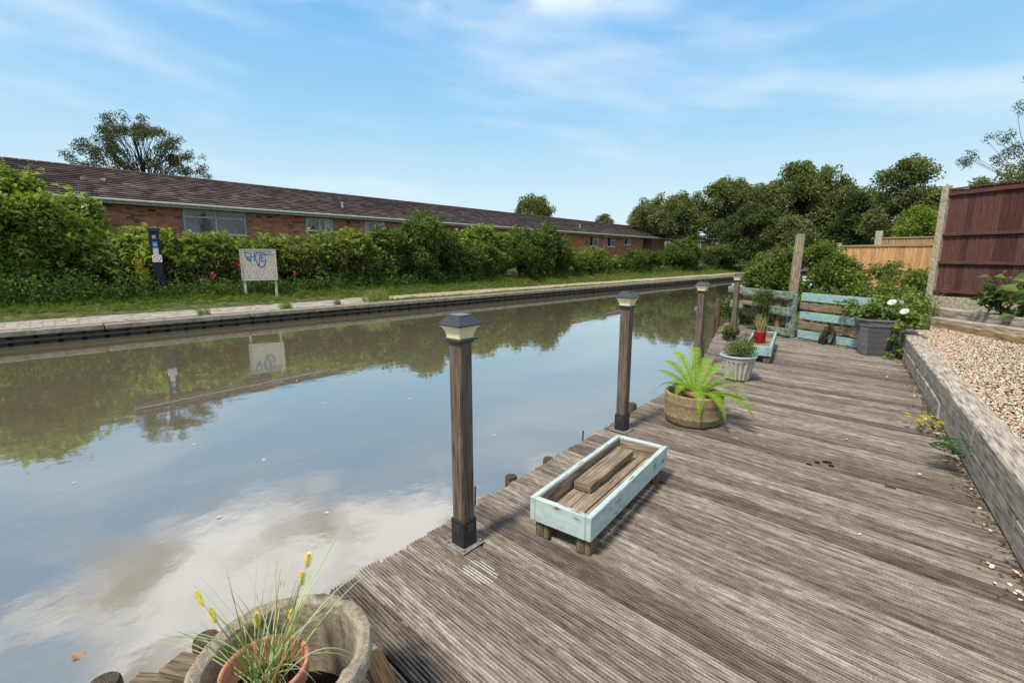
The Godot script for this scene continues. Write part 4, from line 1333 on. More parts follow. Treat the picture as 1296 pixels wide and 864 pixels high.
func build_grey_planter() -> void:
	R.seed = 181
	var c := Vector3(-0.45, 0, -9.28)
	var t := thing("grey_planter", "tall grey ribbed plastic planter in the deck corner", "plant pot", c, deg_to_rad(18.0))
	var m := MB.new()
	# eight-sided: four wide ribbed faces and four narrow corner faces, tapering down
	var ring := func(h: float, w: float) -> Array:
		var k := w * 0.62
		var out := []
		for q in [[1, -k / w], [1, k / w], [k / w, 1], [-k / w, 1], [-1, k / w], [-1, -k / w], [-k / w, -1], [k / w, -1]]:
			out.append(Vector3(q[0] * w, h, q[1] * w))
		return out
	var lo: Array = ring.call(0.01, 0.165)
	var hi: Array = ring.call(0.47, 0.235)
	for i in 8:
		var j := (i + 1) % 8
		var out: Vector3 = (lo[i] + lo[j]) * Vector3(1, 0, 1)
		if i % 2 == 1:
			m.quad(lo[i], lo[j], hi[j], hi[i], out)
		else:
			var n := 22
			for k in n:
				var f0 := k / float(n)
				var f1 := (k + 0.5) / n
				var f2 := (k + 1.0) / n
				var o: Vector3 = -out.normalized() * 0.008
				var A0: Vector3 = lo[i].lerp(lo[j], f0); var A1: Vector3 = lo[i].lerp(lo[j], f1) + o; var A2: Vector3 = lo[i].lerp(lo[j], f2)
				var B0: Vector3 = hi[i].lerp(hi[j], f0); var B1: Vector3 = hi[i].lerp(hi[j], f1) + o; var B2: Vector3 = hi[i].lerp(hi[j], f2)
				m.quad(A0, A1, B1, B0, out)
				m.quad(A1, A2, B2, B1, out)
		m.tri(Vector3(0, 0.01, 0), lo[i], lo[j], Vector3.DOWN)
	part(t, "body", m.mesh(), M.grey_plastic)
	var r := MB.new()
	var r0: Array = ring.call(0.465, 0.242); var r1: Array = ring.call(0.55, 0.255); var r2: Array = ring.call(0.555, 0.275); var r3: Array = ring.call(0.575, 0.275); var r4: Array = ring.call(0.575, 0.225); var r5: Array = ring.call(0.48, 0.215)
	for pr in [[r0, r1, 0], [r1, r2, 0], [r2, r3, 0], [r3, r4, 1], [r4, r5, 2]]:
		for i in 8:
			var j := (i + 1) % 8
			var out: Vector3 = (lo[i] + lo[j]) * Vector3(1, 0, 1)
			var hint: Vector3 = out if pr[2] == 0 else (Vector3.UP if pr[2] == 1 else -out)
			r.quad(pr[0][i], pr[0][j], pr[1][j], pr[1][i], hint)
	part(t, "rim", r.mesh(), M.grey_plastic)
	var s := MB.new()
	for i in 8: s.tri(Vector3(0, 0.5, 0), r5[i] + Vector3(0, 0.015, 0), r5[(i + 1) % 8] + Vector3(0, 0.015, 0), Vector3.UP)
	part(t, "soil", s.mesh(), M.soil)
	# bindweed spilling over
	var b := thing("bindweed", "leafy bindweed with two white flowers spilling over the grey planter", "climbing plant", c + Vector3(0, 0.5, 0))
	var lf := leaf_cluster(7, 0.09, 0.085, 0.07, 182, 0.3)
	R.seed = 183
	var cl := [[Vector3(0, 0.14, 0), 0.17, Vector3.UP], [Vector3(0.18, 0.12, -0.05), 0.16, Vector3.UP], [Vector3(-0.16, 0.10, -0.05), 0.14, Vector3.UP], [Vector3(0.32, 0.10, 0.02), 0.17, Vector3(1, 1, 0).normalized()], [Vector3(0.42, 0.0, -0.15), 0.17, Vector3(1, 1, 0).normalized()], [Vector3(0.1, 0.26, -0.2), 0.17, Vector3.UP], [Vector3(0.38, 0.26, -0.3), 0.2, Vector3.UP], [Vector3(-0.35, 0.16, -0.3), 0.13, Vector3.UP], [Vector3(0.28, -0.02, 0.26), 0.09, Vector3(0.5, 0, 1).normalized()], [Vector3(0.25, -0.2, 0.27), 0.06, Vector3(0, 0, 1)], [Vector3(0.30, -0.36, 0.22), 0.06, Vector3(0, 0, 1)], [Vector3(0.36, -0.44, 0.12), 0.09, Vector3(0, 0, 1)], [Vector3(0.22, -0.45, 0.24), 0.07, Vector3(0, 0, 1)]]
	foliage(b, "foliage", lf, M.leaf, cl, 85.0, Color(0.10, 0.16, 0.035), Color(0.26, 0.34, 0.08), 0.6, 1.0, -0.49)
	var st := MB.new()
	for q in [[Vector3(0.2, 0.1, 0.1), Vector3(0.26, -0.46, 0.27)], [Vector3(0.2, 0.1, 0.0), Vector3(0.40, -0.46, 0.12)], [Vector3(0.0, 0.05, 0), Vector3(0.3, 0.3, -0.1)], [Vector3(0.0, 0.05, 0), Vector3(0.1, 0.5, -0.3)]]:
		limb(st, q[0], q[1], 0.004, 0.003, 0.08, 4)
	part(b, "vines", st.mesh(), M.bark)
	for p in [Vector3(0.17, 0.36, 0.30), Vector3(0.33, 0.24, 0.36)]:
		var fm := MB.new()
		fm.lathe([Vector2(0.004, -0.06), Vector2(0.010, -0.03), Vector2(0.022, -0.008), Vector2(0.052, 0.006), Vector2(0.056, 0.004)], 20)
		part(b, "flower", fm.mesh(), M.white_upvc, at(p, 0.0, 0.7, 0.3))

func build_sleepers() -> void:
	R.seed = 191
	var t := thing("sleeper_wall", "low retaining wall of grey weathered sleepers beside the deck", "wall")
	var th := deg_to_rad(6.1)
	var d := Vector3(-sin(th), 0, -cos(th))
	var nrm := Vector3(cos(th), 0, -sin(th))
	for course in 2:
		var s := -2.6 + (0.0 if course == 1 else -1.1)
		var k := 0
		while s < 9.9:
			var L := minf(2.4, 10.05 - s)
			if L < 0.3: break
			var c0 := Vector3(wall_x(-3.3 + 3.3), 0, 0) + d * (s + L * 0.5) + nrm * (0.1 + R.randf_range(-0.006, 0.006)) + Vector3(0, 0.094 + course * 0.178, 0)
			part(t, "sleeper", box_mesh(Vector3(0.2, 0.175, L - 0.006), 0.012, Vector2(R.randf() * 4, R.randf() * 3)), M.sleeper, Transform3D(Basis(Vector3.UP, th + R.randf_range(-0.003, 0.003)) * Basis(Vector3(0, 0, 1), R.randf_range(-0.015, 0.015)), c0))
			s += 2.4
			k += 1
	# loose sleepers stacked in front of the brown fence
	var dir := Vector3(0.55, 0, 0.835)
	var L3 := [[Vector3(0.25, 0.27, -11.25), 0.0, 3.2, 0.13, 0.17, "tan sleeper lying on the gravel, lowest of the stack by the fence", "sleeper_tan", 0.0], [Vector3(0.02, 0.28, -11.55), 0.06, 3.4, 0.20, 0.18, "middle sleeper of the stack below the brown fence", "sleeper", 0.02], [Vector3(-0.02, 0.30, -12.0), 0.10, 3.5, 0.30, 0.2, "thick grey sleeper at the foot of the concrete gravel board", "sleeper", 0.0]]
	for q in L3:
		var n := thing("loose_sleeper", q[5], "sleeper", q[0], -atan2(dir.z, dir.x) + q[1], "loose sleepers by the brown fence")
		part(n, "timber", box_mesh(Vector3(q[2], q[3], q[4]), 0.014, Vector2(q[2], q[3] * 3)), M[q[6]], at(Vector3(q[2] * 0.5, q[3] * 0.5, -q[4] * 0.5), 0, 0, q[7]))
	var e := thing("timber_stump", "short dark timber block at the far end of the sleeper wall", "timber", Vector3(0.02, 0.27, -10.75), 0.3)
	part(e, "block", box_mesh(Vector3(0.34, 0.20, 0.3), 0.014), M.pile_wood, at(Vector3(0, 0.1, 0)))
	part(e, "block", box_mesh(Vector3(0.30, 0.06, 0.26), 0.01), M.old_wood, at(Vector3(0.02, 0.232, 0)))

func build_gravel() -> void:
	R.seed = 201
	var g := MB.new()
	for i in 14:
		var z0 := 3.0 - i * 1.05
		var z1 := z0 - 1.05
		var a := Vector3(wall_x(z0) + 0.19, 0.27, z0)
		var b := Vector3(wall_x(z1) + 0.19, 0.27, z1)
		g.quad(a, b, Vector3(9, 0.27, z1), Vector3(9, 0.27, z0), Vector3.UP)
	g.quad(Vector3(-0.1, 0.27, -11.7), Vector3(9, 0.27, -11.7), Vector3(9, -0.12, -11.7), Vector3(-0.1, -0.12, -11.7), Vector3.FORWARD)
	structure("gravel_bed", g.mesh(), M.gravel_base)
	# raised garden behind, level with the fence foot
	var y := MB.new()
	y.quad(Vector3(-0.1, 0.42, -12.0), Vector3(12, 0.42, -12.0), Vector3(12, 0.42, -60), Vector3(0.3, 0.42, -60), Vector3.UP)
	y.quad(Vector3(-0.1, 0.42, -12.0), Vector3(12, 0.42, -12.0), Vector3(12, -0.12, -12.0), Vector3(-0.1, -0.12, -12.0), Vector3.BACK)
	structure("terrain", y.mesh(), M.turf)
	var sp := SphereMesh.new()
	sp.radius = 0.5; sp.height = 1.0; sp.radial_segments = 7; sp.rings = 4
	var xfs := []
	var cols := []
	var pal := [Color(0.56, 0.44, 0.30), Color(0.64, 0.55, 0.41), Color(0.46, 0.32, 0.20), Color(0.70, 0.64, 0.54), Color(0.36, 0.24, 0.15), Color(0.54, 0.46, 0.37), Color(0.58, 0.36, 0.22)]
	for i in 62000:
		var z := R.randf_range(-11.5, -2.6)
		var f := pow(R.randf(), 1.3)
		var x := wall_x(z) + 0.21 + f * 3.2
		var s := R.randf_range(0.008, 0.021)
		xfs.append(Transform3D(Basis.from_euler(Vector3(R.randf() * 6, R.randf() * 6, R.randf() * 0.5)) * Basis.from_scale(Vector3(s * R.randf_range(0.9, 1.5), s * 0.7, s)), Vector3(x, 0.275 + R.randf() * 0.018, z)))
		cols.append(pal[R.randi() % pal.size()] * R.randf_range(0.75, 1.15))
	var o := multi(self, "gravel", sp, M.pebble, xfs, cols)
	tag(o, "loose tan and cream pea gravel behind the sleeper wall", "gravel", "", "stuff")
	# stray pebbles on the deck by the wall
	for i in 34:
		var z := R.randf_range(-3.25, -2.75) if i < 16 else R.randf_range(-8.5, -2.8)
		var x := wall_x(z) - (R.randf_range(0.02, 0.16) if i < 16 else R.randf_range(0.02, 0.10) + (R.randf() * 1.0 if i > 29 else 0.0))
		var s := R.randf_range(0.012, 0.024)
		var n := part(self, "pebble", sp, pebble_mats[i % 3], Transform3D(Basis.from_euler(Vector3(0, R.randf() * 6, 0)) * Basis.from_scale(Vector3(s * 1.4, s * 0.55, s)), Vector3(x, s * 0.27 + 0.001, z)))
		tag(n, "small stray pebble lying on the deck boards", "pebble", "stray pebbles on the deck")

var pebble_mats := []

func fence_panel(t: Node3D, L: float, y0: float, y1: float, bw: float, m1: String, m2: String, rails: Array, dz: float) -> void:
	# local x along the fence; rails face +z
	part(t, "backing", box_mesh(Vector3(L, y1 - y0 - 0.03, 0.008), 0.0, Vector2(0.4, 0.9)), M[m2], at(Vector3(L * 0.5, (y0 + y1) * 0.5, dz - 0.02)))
	var n := int(L / bw)
	for i in n:
		var h := y1 - y0 + R.randf_range(-0.006, 0.006)
		part(t, "board", box_mesh(Vector3(bw - 0.007, h, 0.016), 0.003, Vector2(R.randf() * 4, R.randf() * 3)), M[m1 if R.randf() < 0.6 else m2], at(Vector3(bw * (i + 0.5), y0 + h * 0.5, dz + R.randf_range(-0.002, 0.002)), 0.12))
	for r in rails:
		part(t, "rail", box_mesh(Vector3(L, r[1], 0.038), 0.005, Vector2(r[0], r[0] * 2)), M[m1], at(Vector3(L * 0.5, r[0], dz + 0.036)))

func build_fences() -> void:
	R.seed = 211
	var th := -atan2(0.59, 0.81)
	var p0 := Vector3(0.19, 0.42, -12.8)
	var post := box_mesh(Vector3(0.12, 2.46, 0.12), 0.012)
	var d := Vector3(0.81, 0, 0.59) / 1.002
	for i in 2:
		var n := thing("concrete_post", ["pale concrete fence post at the free end of the brown fence", "pale concrete fence post at the near end of the brown fence"][i], "fence post", p0 + d * (1.96 * i), th, "concrete posts of the brown fence")
		part(n, "shaft", post, M.concrete, at(Vector3(0, 1.23, 0)))
		if i == 0:
			var tw := MB.new()
			tw.lathe([Vector2(0.088, 0.0), Vector2(0.090, 0.008), Vector2(0.088, 0.016)], 16)
			part(n, "twine", tw.mesh(), M.pallet_green, at(Vector3(0, 2.18, 0)))
	var gb := thing("gravel_board", "grey concrete gravel board under the brown fence panel", "gravel board", p0 + d * 0.07, th)
	part(gb, "slab", box_mesh(Vector3(1.82, 0.32, 0.05), 0.008), M.concrete, at(Vector3(0.91, 0.16, 0)))
	var f := thing("fence_panel", "dark reddish brown close boarded fence panel with three rails", "fence", p0 + d * 0.07, th)
	fence_panel(f, 1.82, 0.34, 2.36, 0.107, "fence_brown", "fence_brown2", [[0.42, 0.05], [0.98, 0.055], [1.52, 0.055], [2.29, 0.07]], -0.02)
	part(f, "capping", box_mesh(Vector3(1.82, 0.025, 0.07), 0.004), M.fence_brown, at(Vector3(0.91, 2.38, -0.0)))
	# lighter fences of the next gardens
	var q0 := Vector3(-2.45, 0.0, -22.6)
	var q1 := Vector3(2.4, 0.0, -21.0)
	var th2 := -atan2(q1.z - q0.z, q1.x - q0.x)
	var o := thing("fence_panel", "new orange timber fence beyond the overgrown pallets", "fence", q0, th2)
	fence_panel(o, q0.distance_to(q1), 0.0, 1.84, 0.125, "fence_orange", "fence_orange2", [[1.02, 0.06], [0.35, 0.06]], 0.0)
	part(o, "capping", box_mesh(Vector3(q0.distance_to(q1), 0.07, 0.06), 0.006), M.fence_tan, at(Vector3(q0.distance_to(q1) * 0.5, 1.88, 0.02)))
	var op := thing("concrete_post", "white concrete post at the end of the orange fence", "fence post", q0 + Vector3(-0.1, 0, -0.02), th2)
	part(op, "shaft", box_mesh(Vector3(0.14, 2.0, 0.12), 0.012), M.concrete, at(Vector3(0, 1.0, 0)))
	var r0 := Vector3(-1.5, 0.3, -27.0)
	var r1 := Vector3(3.0, 0.3, -26.0)
	var th3 := -atan2(r1.z - r0.z, r1.x - r0.x)
	var bfe := thing("fence_panel", "tan boarded fence top showing behind the orange fence", "fence", r0, th3)
	fence_panel(bfe, r0.distance_to(r1), 0.0, 1.95, 0.125, "fence_tan", "fence_tan", [[1.7, 0.06], [1.0, 0.06]], 0.0)
	part(bfe, "capping", box_mesh(Vector3(r0.distance_to(r1), 0.06, 0.06), 0.006), M.fence_tan, at(Vector3(r0.distance_to(r1) * 0.5, 1.98, 0.02)))
	var bp := thing("concrete_post", "grey concrete post at the end of the tan fence", "fence post", r0 + Vector3(-0.12, -0.2, 0), th3)
	part(bp, "shaft", box_mesh(Vector3(0.26, 2.5, 0.14), 0.012), M.concrete, at(Vector3(0, 1.25, 0)))

# ---------- towpath furniture ----------
func stroke(im: Image, pts: Array, w: int, col: Color) -> void:
	for i in pts.size() - 1:
		var a: Vector2 = pts[i]
		var b: Vector2 = pts[i + 1]
		var n := int(a.distance_to(b)) + 1
		for k in n + 1:
			var p := a.lerp(b, k / float(n))
			im.fill_rect(Rect2i(int(p.x) - w / 2, int(p.y) - w / 2, w, w), col)

func sign_face() -> ImageTexture:
	R.seed = 301
	var S := 256
	var im := Image.create(S, S, false, Image.FORMAT_RGB8)
	im.fill(Color8(178, 168, 156))
	for i in 3400:
		var g := R.randi_range(-34, 22)
		im.fill_rect(Rect2i(R.randi() % S, R.randi() % S, R.randi_range(2, 9), R.randi_range(1, 5)), Color8(178 + g, 167 + g, 154 + g - 4))
	for i in 70:
		im.fill_rect(Rect2i(R.randi_range(150, 240), R.randi_range(16, 46), R.randi_range(4, 14), R.randi_range(2, 6)), Color8(128, 112, 106))
	# rows of pale and dark scribble along the bottom
	for r in 4:
		for i in 26:
			var x := 22 + i * 8 + R.randi_range(-3, 3)
			var y := 150 + r * 24 + R.randi_range(-5, 5)
			stroke(im, [Vector2(x, y), Vector2(x + R.randi_range(-6, 8), y + R.randi_range(5, 16)), Vector2(x + R.randi_range(0, 10), y + R.randi_range(-2, 8))], 2, Color8(222, 218, 212) if (i + r) % 3 else Color8(120, 108, 102))
	var ink := Color8(40, 66, 104)
	var pale := Color8(140, 160, 184)
	var L := [[Vector2(64, 28), Vector2(30, 22), Vector2(36, 50), Vector2(50, 84), Vector2(58, 60), Vector2(48, 58)], [Vector2(58, 96), Vector2(66, 76)], [Vector2(78, 22), Vector2(74, 60), Vector2(70, 100)], [Vector2(104, 18), Vector2(98, 60), Vector2(96, 92)], [Vector2(74, 60), Vector2(100, 54)],
		[Vector2(124, 18), Vector2(112, 40), Vector2(108, 84), Vector2(120, 126), Vector2(130, 132), Vector2(136, 96), Vector2(140, 46), Vector2(134, 22), Vector2(124, 18)], [Vector2(150, 18), Vector2(152, 40), Vector2(192, 42), Vector2(160, 22), Vector2(146, 18)], [Vector2(152, 40), Vector2(150, 70), Vector2(176, 62)],
		[Vector2(118, 120), Vector2(130, 144), Vector2(150, 152), Vector2(168, 136), Vector2(180, 108), Vector2(182, 84)], [Vector2(150, 70), Vector2(152, 100), Vector2(174, 92)]]
	for l in L: stroke(im, l, 10, pale)
	for l in L: stroke(im, l, 6, ink)
	im.fill_rect(Rect2i(236, 14, 10, 10), Color8(240, 240, 240))
	return ImageTexture.create_from_image(im)

func ban_face() -> ImageTexture:
	var S := 96
	var im := Image.create(S, S, false, Image.FORMAT_RGB8)
	im.fill(Color8(232, 226, 222))
	for y in S:
		for x in S:
			var r := Vector2(x - 48, y - 48).length()
			if r > 34 and r < 42: im.set_pixel(x, y, Color8(176, 60, 62))
	stroke(im, [Vector2(36, 60), Vector2(48, 48), Vector2(60, 60)], 4, Color8(30, 30, 34))
	stroke(im, [Vector2(40, 44), Vector2(56, 42), Vector2(62, 36)], 4, Color8(30, 30, 34))
	stroke(im, [Vector2(24, 24), Vector2(72, 72)], 6, Color8(176, 60, 62))
	return ImageTexture.create_from_image(im)

func plate_face(bg: Color, ink: Color, kind: int) -> ImageTexture:
	var im := Image.create(64, 64, false, Image.FORMAT_RGB8)
	im.fill(bg)
	if kind == 0:
		stroke(im, [Vector2(12, 40), Vector2(30, 20), Vector2(50, 26)], 9, ink)
		stroke(im, [Vector2(14, 52), Vector2(50, 50)], 5, ink)
	elif kind == 1:
		stroke(im, [Vector2(20, 44), Vector2(26, 26), Vector2(42, 26), Vector2(46, 44)], 4, ink)
		stroke(im, [Vector2(14, 46), Vector2(24, 46)], 6, ink)
		stroke(im, [Vector2(40, 46), Vector2(52, 46)], 6, ink)
	return ImageTexture.create_from_image(im)

func face_quad(w: float, h: float) -> ArrayMesh:
	var m := MB.new()
	m.quad(Vector3(-w / 2, h / 2, 0), Vector3(w / 2, h / 2, 0), Vector3(w / 2, -h / 2, 0), Vector3(-w / 2, -h / 2, 0), Vector3.BACK, Color.WHITE, Vector2(0, 0), Vector2(1, 0), Vector2(1, 1), Vector2(0, 1))
	return m.mesh()

func build_sign() -> void:
	var t := thing("notice_board", "square grey notice board with blue graffiti on two legs before the hedge", "sign", Vector3(-16.29, 0.12, -6.375), deg_to_rad(68.8))
	var W := 1.04
	var H := 1.0
	part(t, "panel", box_mesh(Vector3(W, H, 0.03), 0.004), M.sign_edge, at(Vector3(0, 1.11, 0)))
	part(t, "graffiti_face", face_quad(W - 0.06, H - 0.06), mat("sign_face", Color.WHITE, 0.6, sign_face()), at(Vector3(0, 1.11, 0.018)))
	var fr := MB.new()
	for sg in [-1.0, 1.0]:
		fr.box(at(Vector3(0, 1.11 + sg * (H * 0.5 - 0.015), 0.02)), Vector3(W, 0.03, 0.02), 0.004)
		fr.box(at(Vector3(sg * (W * 0.5 - 0.015), 1.11, 0.0205)), Vector3(0.03, H - 0.06, 0.02), 0.004)
	part(t, "frame", fr.mesh(), M.sign_edge)
	for sg in [-1.0, 1.0]:
		part(t, "leg", box_mesh(Vector3(0.075, 1.0, 0.06), 0.006), M.sign_edge, at(Vector3(sg * (W * 0.5 - 0.075), 0.45, -0.045)))
	var p := thing("marker_post", "dark navy waymarker post with small signs beside the towpath", "post", Vector3(-17.45, 0.3, -3.94), deg_to_rad(76.0))
	part(p, "shaft", box_mesh(Vector3(0.25, 1.86, 0.18), 0.02), M.navy, at(Vector3(0, 1.0, 0)))
	part(p, "cap", box_mesh(Vector3(0.30, 0.12, 0.22), 0.02), M.dark_grey, at(Vector3(0, 1.98, 0)))
	part(p, "footing", box_mesh(Vector3(0.26, 0.14, 0.19), 0.01), M.concrete, at(Vector3(0, 0.05, 0)))
	var z := 0.094
	part(p, "red_plate", face_quad(0.11, 0.13), mat("plate_r", Color.WHITE, 0.5, plate_face(Color8(120, 84, 110), Color8(210, 200, 205), 0)), at(Vector3(0.0, 1.78, z)))
	part(p, "blue_plate", face_quad(0.12, 0.16), mat("plate_b", Color.WHITE, 0.5, plate_face(Color8(46, 120, 180), Color8(225, 235, 240), 1)), at(Vector3(0.0, 1.56, z)))
	part(p, "white_plate", face_quad(0.13, 0.20), M.white_upvc, at(Vector3(0, 1.35, z)))
	part(p, "ban_plate", box_mesh(Vector3(0.24, 0.21, 0.012), 0.002), M.white_upvc, at(Vector3(0.01, 1.14, z + 0.002)))
	part(p, "ban_face", face_quad(0.22, 0.195), mat("ban_face", Color.WHITE, 0.5, ban_face()), at(Vector3(0.01, 1.14, z + 0.010)))

func rose_mesh(sd: int, c1: Color) -> ArrayMesh:
	R.seed = sd
	var m := MB.new()
	for i in 9:
		var p := rdir() * 0.10
		for k in 5:
			var a := TAU * k / 5.0 + R.randf()
			m.leaf(p, Vector3(cos(a), 0.3, sin(a)).normalized(), Vector3.UP, 0.045, 0.04, c1 * R.randf_range(0.8, 1.2))
	return m.mesh()

func flowers(t: Node3D, called: String, mesh: Mesh, pts: Array, s: float) -> void:
	var xfs := []
	var cols := []
	for p in pts:
		xfs.append(Transform3D(Basis.from_euler(Vector3(R.randf(), R.randf() * 6, R.randf())).scaled(Vector3.ONE * s * R.randf_range(0.6, 1.2)), p))
		cols.append(Color.WHITE)
	multi(t, called, mesh, M.petal, xfs, cols)

func build_vegetation() -> void:
	var small := leaf_cluster(14, 0.19, 0.105, 0.06, 401)
	var mid := leaf_cluster(14, 0.24, 0.14, 0.08, 402)
	var big := leaf_cluster(15, 0.44, 0.24, 0.15, 403)
	var droop := leaf_cluster(18, 0.30, 0.15, 0.07, 404, 0.9)
	broad = leaf_cluster(7, 0.24, 0.19, 0.12, 405)
	var G := "shrubs of the hedge along the towpath"
	var dk := Color(0.082, 0.112, 0.028)
	var dk2 := Color(0.29, 0.36, 0.085)
	var el := Color(0.10, 0.155, 0.028)
	var el2 := Color(0.38, 0.47, 0.10)
	var e := shrub("elder_bush", "tall bright green elder bush with creamy flower heads beside the marker post", G, Vector3(-19.4, 0.35, -1.1), Vector3(1.5, 1.62, 2.5), 1.65, 74, el, el2, 411, 46.0, mid, 0.7, 1.2, 0.5)
	R.seed = 412
	var pts := []
	for i in 26:
		var a := R.randf_range(-1.2, 1.2)
		pts.append(Vector3(1.35 * cos(a) * R.randf_range(0.7, 1.0), R.randf_range(1.6, 3.6), 2.3 * sin(a)))
	flowers(e, "flower_heads", rose_mesh(413, Color(0.62, 0.60, 0.42)), pts, 0.75)
	shrub("elder_bush", "elder bush at the open end of the towpath hedge", G, Vector3(-19.8, 0.35, 3.4), Vector3(1.5, 1.6, 2.6), 1.6, 50, el, el2, 414, 50.0, mid, 0.7, 1.2, 0.5)
	shrub("hawthorn_shrub", "rounded leafy shrub directly behind the marker post", G, Vector3(-18.9, 0.35, -3.7), Vector3(1.15, 0.98, 1.4), 0.95, 44, dk, el2, 415, 58.0, small, 0.8, 1.3, 0.4)
	var h2 := shrub("rose_hedge_shrub", "dark hedge shrub with pink roses between marker post and notice board", G, Vector3(-18.4, 0.35, -5.7), Vector3(1.0, 0.92, 1.9), 0.88, 46, dk, dk2, 416, 66.0, small, 0.8, 1.25, 0.25)
	var h3 := shrub("rose_hedge_shrub", "hedge shrub with pink roses behind the notice board", G, Vector3(-17.9, 0.35, -7.9), Vector3(1.0, 0.88, 1.9), 0.86, 46, dk, dk2, 417, 66.0, small, 0.8, 1.25, 0.3)
	var rose := rose_mesh(418, Color(0.52, 0.10, 0.16))
	R.seed = 419
	flowers(h2, "roses", rose, [Vector3(0.95, 0.9, -0.35), Vector3(1.0, 0.8, -0.45), Vector3(0.98, 1.0, -0.42), Vector3(1.05, 0.55, 0.35), Vector3(1.02, 0.35, 0.5), Vector3(0.9, 1.1, 0.0)], 0.8)
	flowers(h3, "roses", rose, [Vector3(0.95, 1.2, -0.5), Vector3(0.9, 1.5, -0.75), Vector3(0.95, 1.45, -0.35), Vector3(1.0, 0.95, -0.6), Vector3(1.05, 0.55, 0.15), Vector3(0.9, 1.55, 0.1), Vector3(1.0, 0.75, -1.0), Vector3(0.9, 1.3, -1.2)], 0.8)
	var h4 := shrub("bramble_hedge_shrub", "dense dark green hedge shrub with a few pink blooms past the notice board", G, Vector3(-17.4, 0.35, -10.4), Vector3(1.05, 1.02, 2.2), 0.98, 52, dk, dk2, 420, 62.0, small, 0.8, 1.3, 0.4)
	flowers(h4, "roses", rose, [Vector3(1.0, 1.2, 1.2), Vector3(1.05, 0.9, 0.9), Vector3(1.0, 1.4, 0.4), Vector3(1.05, 0.7, 0.2)], 0.6)
	shrub("hawthorn_shrub", "tall pale topped shrub rising above the hedge to the gutter", G, Vector3(-17.0, 0.35, -13.6), Vector3(1.15, 1.40, 2.5), 1.32, 60, dk, Color(0.17, 0.235, 0.055), 421, 56.0, small, 0.8, 1.35, 0.6)
	shrub("hawthorn_shrub", "dark hawthorn shrub between two taller shrubs", G, Vector3(-16.8, 0.35, -17.2), Vector3(1.1, 1.22, 2.5), 1.12, 52, dk, dk2, 422, 54.0, small, 0.8, 1.35, 0.5)
	shrub("hawthorn_shrub", "big broad shrub with light green crown where the bare brick wall begins", G, Vector3(-16.2, 0.35, -21.0), Vector3(1.2, 1.33, 3.0), 1.28, 62, dk, Color(0.16, 0.23, 0.05), 423, 48.0, small, 0.9, 1.45, 0.6)
	shrub("clipped_hedge_shrub", "low dark hedge below the row of white windows", G, Vector3(-15.9, 0.35, -26.0), Vector3(0.95, 0.72, 3.2), 0.68, 56, dk, dk2, 424, 48.0, small, 0.9, 1.4, 0.2)
	shrub("clipped_hedge_shrub", "low mixed hedge in front of the porch", G, Vector3(-15.4, 0.35, -31.8), Vector3(0.95, 0.76, 3.2), 0.72, 56, dk, Color(0.14, 0.20, 0.045), 425, 46.0, small, 0.9, 1.4, 0.2)
	shrub("hawthorn_shrub", "mid green shrub at the far end of the low hedge", G, Vector3(-15.0, 0.35, -38.6), Vector3(1.2, 1.15, 3.0), 1.05, 40, dk, Color(0.15, 0.22, 0.05), 426, 52.0, mid, 0.9, 1.4, 0.4)
	shrub("hawthorn_shrub", "pale flowering shrub against the dark trees at the canal bend", G, Vector3(-13.9, 0.35, -44.5), Vector3(1.2, 1.0, 2.8), 0.95, 34, Color(0.06, 0.09, 0.03), Color(0.24, 0.29, 0.12), 427, 50.0, mid, 0.9, 1.4, 0.3)
	# yellow climber on the marker post
	R.seed = 430
	var yc := thing("yellow_climber", "yellow leaved creeper hanging beside the navy marker post", "climbing plant", Vector3(-17.35, 0.4, -3.62))
	var cl := []
	for i in 9: cl.append([Vector3(R.randf_range(-0.05, 0.05), 0.25 + i * 0.09, 0.02 * i + R.randf_range(-0.05, 0.05)), 0.07, Vector3(1, 0, 0)])
	foliage(yc, "foliage", small, M.leaf, cl, 140.0, Color(0.42, 0.34, 0.05), Color(0.60, 0.50, 0.10), 0.4, 0.6)
	# nettles and cow parsley along the hedge foot
	R.seed = 431
	var xfs := []
	var cols := []
	for i in 3400:
		var s := R.randf_range(-6.0, 46.0)
		if R.randf() < 0.6: s = R.randf_range(-5.0, 16.0)
		var o := 3.0 + R.randf() * 1.2
		var h := R.randf() * R.randf() * (0.75 if s < 3.5 else 0.4)
		xfs.append(Transform3D(Basis.from_euler(Vector3(R.randf() * 0.6, R.randf() * 6, R.randf() * 0.6)).scaled(Vector3.ONE * R.randf_range(0.7, 1.2)), bank(s, o, verge_height(o) + h)))
		cols.append(Color(0.05, 0.10, 0.018).lerp(Color(0.16, 0.24, 0.05), R.randf()))
	tag(multi(self, "nettles", small, M.leaf, xfs, cols), "nettles and weeds crowding the foot of the hedge", "weeds", "", "stuff")
	# grass verge
	R.seed = 432
	var tm := MB.new()
	for i in 14:
		var a := R.randf() * TAU
		var b := Vector3(R.randf_range(-0.08, 0.08), -0.02, R.randf_range(-0.08, 0.08))
		var tip := b + Vector3(cos(a) * 0.09, R.randf_range(0.13, 0.24), sin(a) * 0.09)
		var f := R.randf_range(0.75, 1.2)
		grass_blade(tm, b, b.lerp(tip, 0.5) + Vector3(0, 0.06, 0), tip, 0.006, Color(f, f, f * 0.9), 3)
	var tuft := tm.mesh()
	xfs = []
	cols = []
